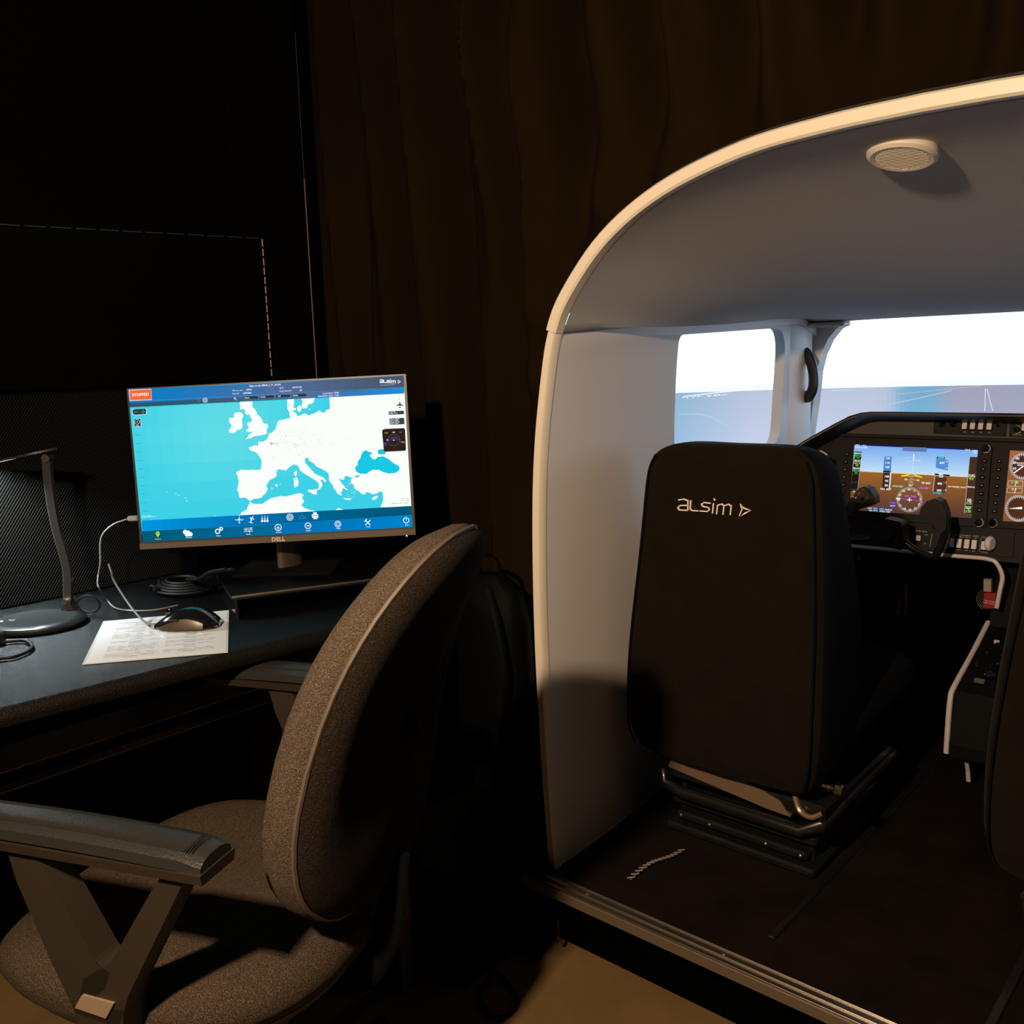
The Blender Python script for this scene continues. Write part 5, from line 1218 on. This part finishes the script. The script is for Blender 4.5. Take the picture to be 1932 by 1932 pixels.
for k in range(13):
    t = k/12; c = h0.lerp(h1, t)+Vector((0, 0, 0)); w_ = .026*(1-abs(2*t-1)**8)**.5+.0015
    hp_.append([c+hy*w_+hz_*.002, c-hy*w_+hz_*.002, c-hy*w_-hz_*.002, c+hy*w_-hz_*.002])
obj('head', MB().rings(hp_), M_black, LPx, smooth=True)
lc = h0.lerp(h1, .55)-hz_*.0024
le = MB(); le.add([lc+hx*.07+hy*.018, lc-hx*.07+hy*.018, lc-hx*.07-hy*.018, lc+hx*.07-hy*.018], [(0, 1, 2, 3)])
obj('led_strip', le, emat('led_white', 3.0, (.85, 1.0, 1.0)), LPx)
light('desk_lamp_light', lc-hz_*.004, lc-hz_*.5, 3.6, (.80, .95, 1.0), .14, spread=radians(135), size_y=.03)

# ---------------------------------------------------------------- wall panels behind the desk
WP = Plane((-1.968, 0, 0), (0, 1, 0), (0, 0, 1))
pn = thing('ribbed_wall_panel', 'dark ribbed acoustic panel standing on the wall behind the desk lamp', 'panel', (-1.97, .3, .74))
obj('panel_face', MB().box((-1.964, .33, .95), (.024, 1.55, .42), bev=.004), M_mesh, pn)
un = thing('stitched_wall_panel', 'black wall panel with stitched pale edge above the desk', 'panel', (-1.97, .3, 1.18))
tl = at(0, 437, x=-1.955); tr = at(495, 450, x=-1.955); br = at(512, 712, x=-1.955)
obj('panel_face', MB().box((-1.966, tr.y-.775, (tr.z+1.17)/2), (.016, 1.55, tr.z-1.17), bev=.003), M_wall, un)
for k in range(15):
    a = tr.lerp(br, (k+.08)/15); b = tr.lerp(br, (k+.86)/15); a.y -= .0; 
    obj('stitch', MB().tube([Vector((-1.956, tr.y, a.z)), Vector((-1.956, tr.y, b.z))], .0018, 5), M_tan, un)
for k in range(13):
    y0 = tr.y-.05*k-.004
    obj('stitch', MB().tube([Vector((-1.956, y0, tr.z-.0015*k)), Vector((-1.956, y0-.04, tr.z-.0015*(k+.8)))], .0012, 5), mat('dull_stitch', (.03, .027, .02), .6), un)
bd_ = thing('black_backdrop_board', 'tall black backdrop board with a thin pale edge beside the curtain', 'panel', (-1.97, 1.40, 0))
obj('board', MB().box((-1.972, 1.378, 1.25), (.012, .20, 2.5), bev=.001), M_wall, bd_)
e1 = at(605, 705, x=-1.964); e0 = at(570, 200, x=-1.964)
obj('board_edge', MB().tube([(-1.964, 1.479, .8), (-1.964, 1.479, e1.z), (-1.964, 1.479, 1.66)], .0016, 5), M_tan, bd_)
obj('board_edge', MB().tube([(-1.964, 1.479, 1.665), (-1.964, 1.479, 2.0)], .0010, 5), MATS['dull_stitch'], bd_)

# ---------------------------------------------------------------- backpack hanging by the curtain
BY = 1.335
bg = thing('black_backpack', 'black backpack hanging at the curtain behind the office chair', 'backpack', (-1.20, BY, .2))
p_t = at(945, 1085, y=BY)
S2 = [(1.0*p_t.z, .03), (p_t.z-.03, .07), (p_t.z-.10, .085), (p_t.z-.25, .09), (p_t.z-.38, .085), (p_t.z-.45, .06)]
cxb = p_t.x-.025
obj('bag_body', MB().rings([[Vector((cxb+w_*1.0*(abs(cos(a))**.7)*(1 if cos(a) > 0 else -1), BY+.05*(abs(sin(a))**.7)*(1 if sin(a) > 0 else -1)*(w_/.09), z)) for a in [2*pi*k/20 for k in range(20)]] for z, w_ in S2]), M_bag, bg, smooth=True)
obj('top_handle', MB().tube([Vector((cxb-.03, BY, p_t.z-.005)), Vector((cxb-.028, BY-.01, p_t.z+.03)), Vector((cxb+.0, BY-.012, p_t.z+.04)), Vector((cxb+.025, BY-.01, p_t.z+.028)), Vector((cxb+.028, BY, p_t.z-.005))], .006, 8, flat=.5, smooth=4), M_bag, bg, smooth=True)
obj('shoulder_strap', MB().tube([Vector((cxb+.03, BY-.04, p_t.z-.02)), Vector((cxb+.07, BY-.06, p_t.z-.09)), Vector((cxb+.085, BY-.06, p_t.z-.2)), Vector((cxb+.05, BY-.05, p_t.z-.36))], .007, 6, flat=.4, smooth=4), M_bag, bg, smooth=True)
cz = p_t.z-.45
cbx = thing('low_black_cabinet', 'low matt black cabinet under the backpack, between desk and cockpit', 'cabinet', (-1.2525, 1.27, 0))
obj('cabinet_body', MB().box((-1.2525, 1.262, cz/2-.006), (.17, .245, cz-.012), bev=.004), M_skirt, cbx)
obj('cabinet_top', MB().box((-1.2525, 1.262, cz-.006), (.175, .255, .012), bev=.003), M_skirt, cbx)
# floor cable
tag(obj('floor_cable', MB().tube([at(918, 1822, z=.06), at(928, 1832, z=.03), at(950, 1845, z=.008), at(968, 1868, z=.006), at(975, 1895, z=.006), at(955, 1917, z=.006), at(930, 1916, z=.006), at(910, 1895, z=.006), at(908, 1868, z=.006), at(925, 1840, z=.012), at(922, 1815, z=.08)], .0045, 8, smooth=5), M_bcable, smooth=True, base=at(940, 1880, z=0)), 'black cable looped on the tan floor beside the sill', 'cable')

# ================================================================== OFFICE CHAIR
yw = radians(203); CFd = Vector((cos(yw), sin(yw), 0)); CN = Vector((-CFd.y, CFd.x, 0))
C0 = Vector((-.921, .7324, 0))+CFd*.0667
oc = thing('office_chair', 'brown-grey fabric office chair with armrests, turned towards the desk', 'office chair', (C0.x+CFd.x*.2, C0.y+CFd.y*.2, 0))
def cp_(f, n, z): return C0+CFd*f+CN*n+Vector((0, 0, z))
def sup(a, n): c = cos(a); s = sin(a); return (abs(c)**(2/n)*(1 if c > 0 else -1), abs(s)**(2/n)*(1 if s > 0 else -1))
# backrest (centre of its base is 0.0667 behind C0)
def brk(u, v, th, sc=1.0):
    """u lateral -1..1, v -1..1 vertical, th depth toward the rear"""
    zb, zt, wb, wt = .499, 1.0016, .421, .3045; Hh = (zt-zb)/2; k = (v+1)/2; wd = (wb*(1-k)+wt*k)/2
    z = zb+Hh+v*Hh*sc; back = .0036*(z-zb)+.587*(z-zb)**2-.02*u*u+th
    return cp_(-.0667-back, u*wd*sc, z)
NB = 48
def bring(th, sc, n=2.6): return [brk(*sup(2*pi*k/NB, n), th, sc) for k in range(NB)]
rings_f = [bring(-.050, s) for s in (.05, .3, .55, .75)]+[bring(-.048, .88), bring(-.040, .955), bring(-.022, .995), bring(-.004, 1.0), bring(.003, .985)]
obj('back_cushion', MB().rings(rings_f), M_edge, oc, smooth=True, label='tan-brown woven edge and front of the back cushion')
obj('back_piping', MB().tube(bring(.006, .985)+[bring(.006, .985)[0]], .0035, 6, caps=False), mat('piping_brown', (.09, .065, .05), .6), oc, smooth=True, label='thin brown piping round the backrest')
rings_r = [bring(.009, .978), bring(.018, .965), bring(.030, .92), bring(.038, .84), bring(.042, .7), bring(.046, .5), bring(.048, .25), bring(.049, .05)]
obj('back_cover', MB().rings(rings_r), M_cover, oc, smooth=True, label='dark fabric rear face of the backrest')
# seat
def srg(z, a, b, dc=0, n=2.7):
    out = []
    for k in range(NB):
        u, v = sup(2*pi*k/NB, n); zz = z
        if u > .4: zz = z-.035*(u-.4)**2/.36
        out.append(cp_(.195+dc+u*a, v*b*(1-.05*u), zz))
    return out
obj('seat_cushion', MB().rings([srg(.412, .235, .225), srg(.420, .252, .243), srg(.440, .262, .252), srg(.460, .258, .250), srg(.474, .244, .236), srg(.481, .215, .205), srg(.482, .15, .14), srg(.478, .06, .06)]), M_cloth, oc, smooth=True)
obj('seat_shell', MB().rings([srg(.372, .15, .13), srg(.380, .20, .19), srg(.396, .235, .225), srg(.413, .246, .236)]), M_chairp, oc, smooth=True)
# arms: V-shaped brackets traced in the near arm plane, mirrored for the far side
AOFF = .28
for sgn in (1, -1):
    AP = Plane(C0+CN*AOFF, -CFd, (0, 0, 1))     # seen from the near side
    def au(px, py): return AP.uv(px, py)
    tr_ = dict(front=[(8, 1560), (58, 1572), (75, 1608), (190, 1812), (215, 1830), (205, 1860), (150, 1905), (105, 1810), (40, 1660)],
               rear=[(318, 1638), (362, 1610), (352, 1660), (250, 1870), (232, 1932), (150, 1905), (165, 1840), (215, 1812), (290, 1680)])
    def P3(uv, h):
        p = AP.pt(uv[0], uv[1], h); 
        if sgn < 0: p = p-CN*2*((p-C0).dot(CN))
        return p
    class PX:  # plane proxy for mirrored building
        n = AP.n
        def pt(s, u, v, h=0): return P3((u, v), h)
    px_ = PX()
    hn = 1 if AP.n.dot(CN) > 0 else -1
    ar = thing  # noqa
    vb = MB()
    if sgn > 0:
        legA = [au(*p) for p in tr_['front']]; legB = [au(*p) for p in tr_['rear']]
        V_A, V_B = legA, legB; FT = [au(*p) for p in ((150, 1900), (232, 1930), (250, 1870), (240, 1990), (150, 1960))]
        CAPQ = [au(*p) for p in ((165, 1868), (225, 1884), (210, 1912), (152, 1892))]
        FOOT = [au(*p) for p in ((145, 1890), (240, 1900), (236, 1985), (170, 1985))]
        NOTCH = [au(*p) for p in ((185, 1830), (202, 1828), (200, 1846), (182, 1848))]
    obj('arm_bracket', vb.poly(px_, V_A, -.030*hn, .006*hn).poly(px_, V_B, -.030*hn, .006*hn).poly(px_, FOOT, -.030*hn, .006*hn), M_chairp, oc, bevel=.005)
    obj('arm_bolt_cover', MB().poly(px_, CAPQ, .006*hn, .009*hn), mat('bolt_cover', (.26, .19, .13), .45), oc, bevel=.001, label='pale rectangular bolt cover low on the arm bracket')
    # armrest pad
    R = []
    for k in range(15):
        t = k/14; f = -.028+.385*t; z = .700+.004*sin(pi*t)-(.012*max(0, (t-.9)/.1)**2)-(.006*max(0, (.06-t)/.06)); w_ = .030*(1-.25*max(0, (t-.85)/.15)**2)*(1-.10*max(0, (.1-t)/.1)); nn = sgn*(AOFF-.012)
        R.append([cp_(f, nn+a*w_, z+b) for a, b in ((-1, -.018), (-.98, -.006), (-.7, -.001), (-.3, .002), (.3, .002), (.7, -.001), (.98, -.006), (1, -.018))])
    pad = obj('armrest_pad', MB().rings(R), M_armtop, oc, smooth=True, label='ribbed dark grey armrest pad')
    # ribs across the pad
    rb_ = MB()
    for k in range(120):
        f = -.012+.355*k/119; nn = sgn*(AOFF-.012)
        zz = .7016+.004*sin(pi*(f+.028)/.385); rb_.tube([cp_(f, nn-.020, zz-.0018), cp_(f, nn-.009, zz), cp_(f, nn+.009, zz), cp_(f, nn+.020, zz-.0018)], .0007, 4)
    ro = obj('pad_ribs', rb_, M_armtop, pad); ro['kind'] = 'stuff'
    R = []
    for k in range(11):
        t = k/10; f = -.030+.385*t; nn = sgn*(AOFF-.012)
        R.append([cp_(f, nn+a*.031, .682+b) for a, b in ((-1, 0), (-.9, -.012), (.9, -.012), (1, 0))])
    obj('armrest_frame', MB().rings(R), M_chairp, oc, smooth=True)
obj('arm_crossbar', MB().box(cp_(.17, 0, .372), (.05, .54, .014), R=Matrix.Rotation(yw, 3, 'Z'), bev=.003), M_bsteel, oc)
# mechanism, gas column and star base with castors
obj('seat_mechanism', MB().box(cp_(.16, 0, .348), (.26, .20, .045), R=Matrix.Rotation(yw, 3, 'Z'), bev=.008), M_chairp, oc)
obj('back_bracket', MB().tube([cp_(.10, 0, .34), cp_(.0, 0, .345), cp_(-.055, 0, .375), cp_(-.088, 0, .45), cp_(-.105, 0, .56)], .021, 12, flat=.4, smooth=5, upv=CN), M_matte, oc, smooth=True)
obj('adjust_lever', MB().tube([cp_(-.02, 0, .345), cp_(-.02, -.16, .345)], .006, 8), M_bsteel, oc)
obj('lever_knob', MB().tube([cp_(-.02, -.15, .345), cp_(-.02, -.19, .345)], .010, 10), M_chairp, oc, smooth=True)
obj('gas_column', MB().lathe(cp_(.16, 0, .0), (0, 0, 1), [(.028, .07), (.028, .22), (.016, .225), (.016, .335)], 20), M_chairp, oc, smooth=True)
for k in range(5):
    a = yw+pi+.12+k*2*pi/5; d = Vector((cos(a), sin(a), 0)); sd = Vector((-d.y, d.x, 0)); c = cp_(.16, 0, 0)
    R = [[c+d*r+sd*w_*x+Vector((0, 0, z+h_)) for x, z in ((-1, -.012), (-.8, .010), (.8, .010), (1, -.012))] for r, w_, h_ in ((.02, .032, .105), (.15, .026, .098), (.28, .022, .082), (.31, .018, .076))]
    lg_ = obj('base_leg', MB().rings(R), M_chairp, oc, smooth=True)
    for s_ in (-1, 1):
        obj('castor', MB().lathe(c+d*.285+sd*s_*.006+Vector((0, 0, .030)), sd*s_, [(.0, 0), (.028, 0), (.030, .004), (.028, .016), (.020, .020), (.0, .020)], 18), M_black, lg_, smooth=True)
    obj('castor_stem', MB().tube([c+d*.285+Vector((0, 0, .028)), c+d*.285+Vector((0, 0, .085))], .006, 8), M_bsteel, lg_)

# lamp that lights the room, behind and left of the camera
rl = thing('room_lamp', 'small warm lamp on a thin stand behind the camera, outside the photograph', 'lamp', (WARM_LOC[0], WARM_LOC[1]-.05, 0))
obj('stand', MB().tube([(WARM_LOC[0], WARM_LOC[1]-.10, 0), (WARM_LOC[0], WARM_LOC[1]-.10, 1.3)], .01, 8), M_bsteel, rl)
obj('foot', MB().lathe((WARM_LOC[0], WARM_LOC[1]-.10, 0), (0, 0, 1), [(.12, 0), (.12, .01), (.02, .02)], 20), M_bsteel, rl)
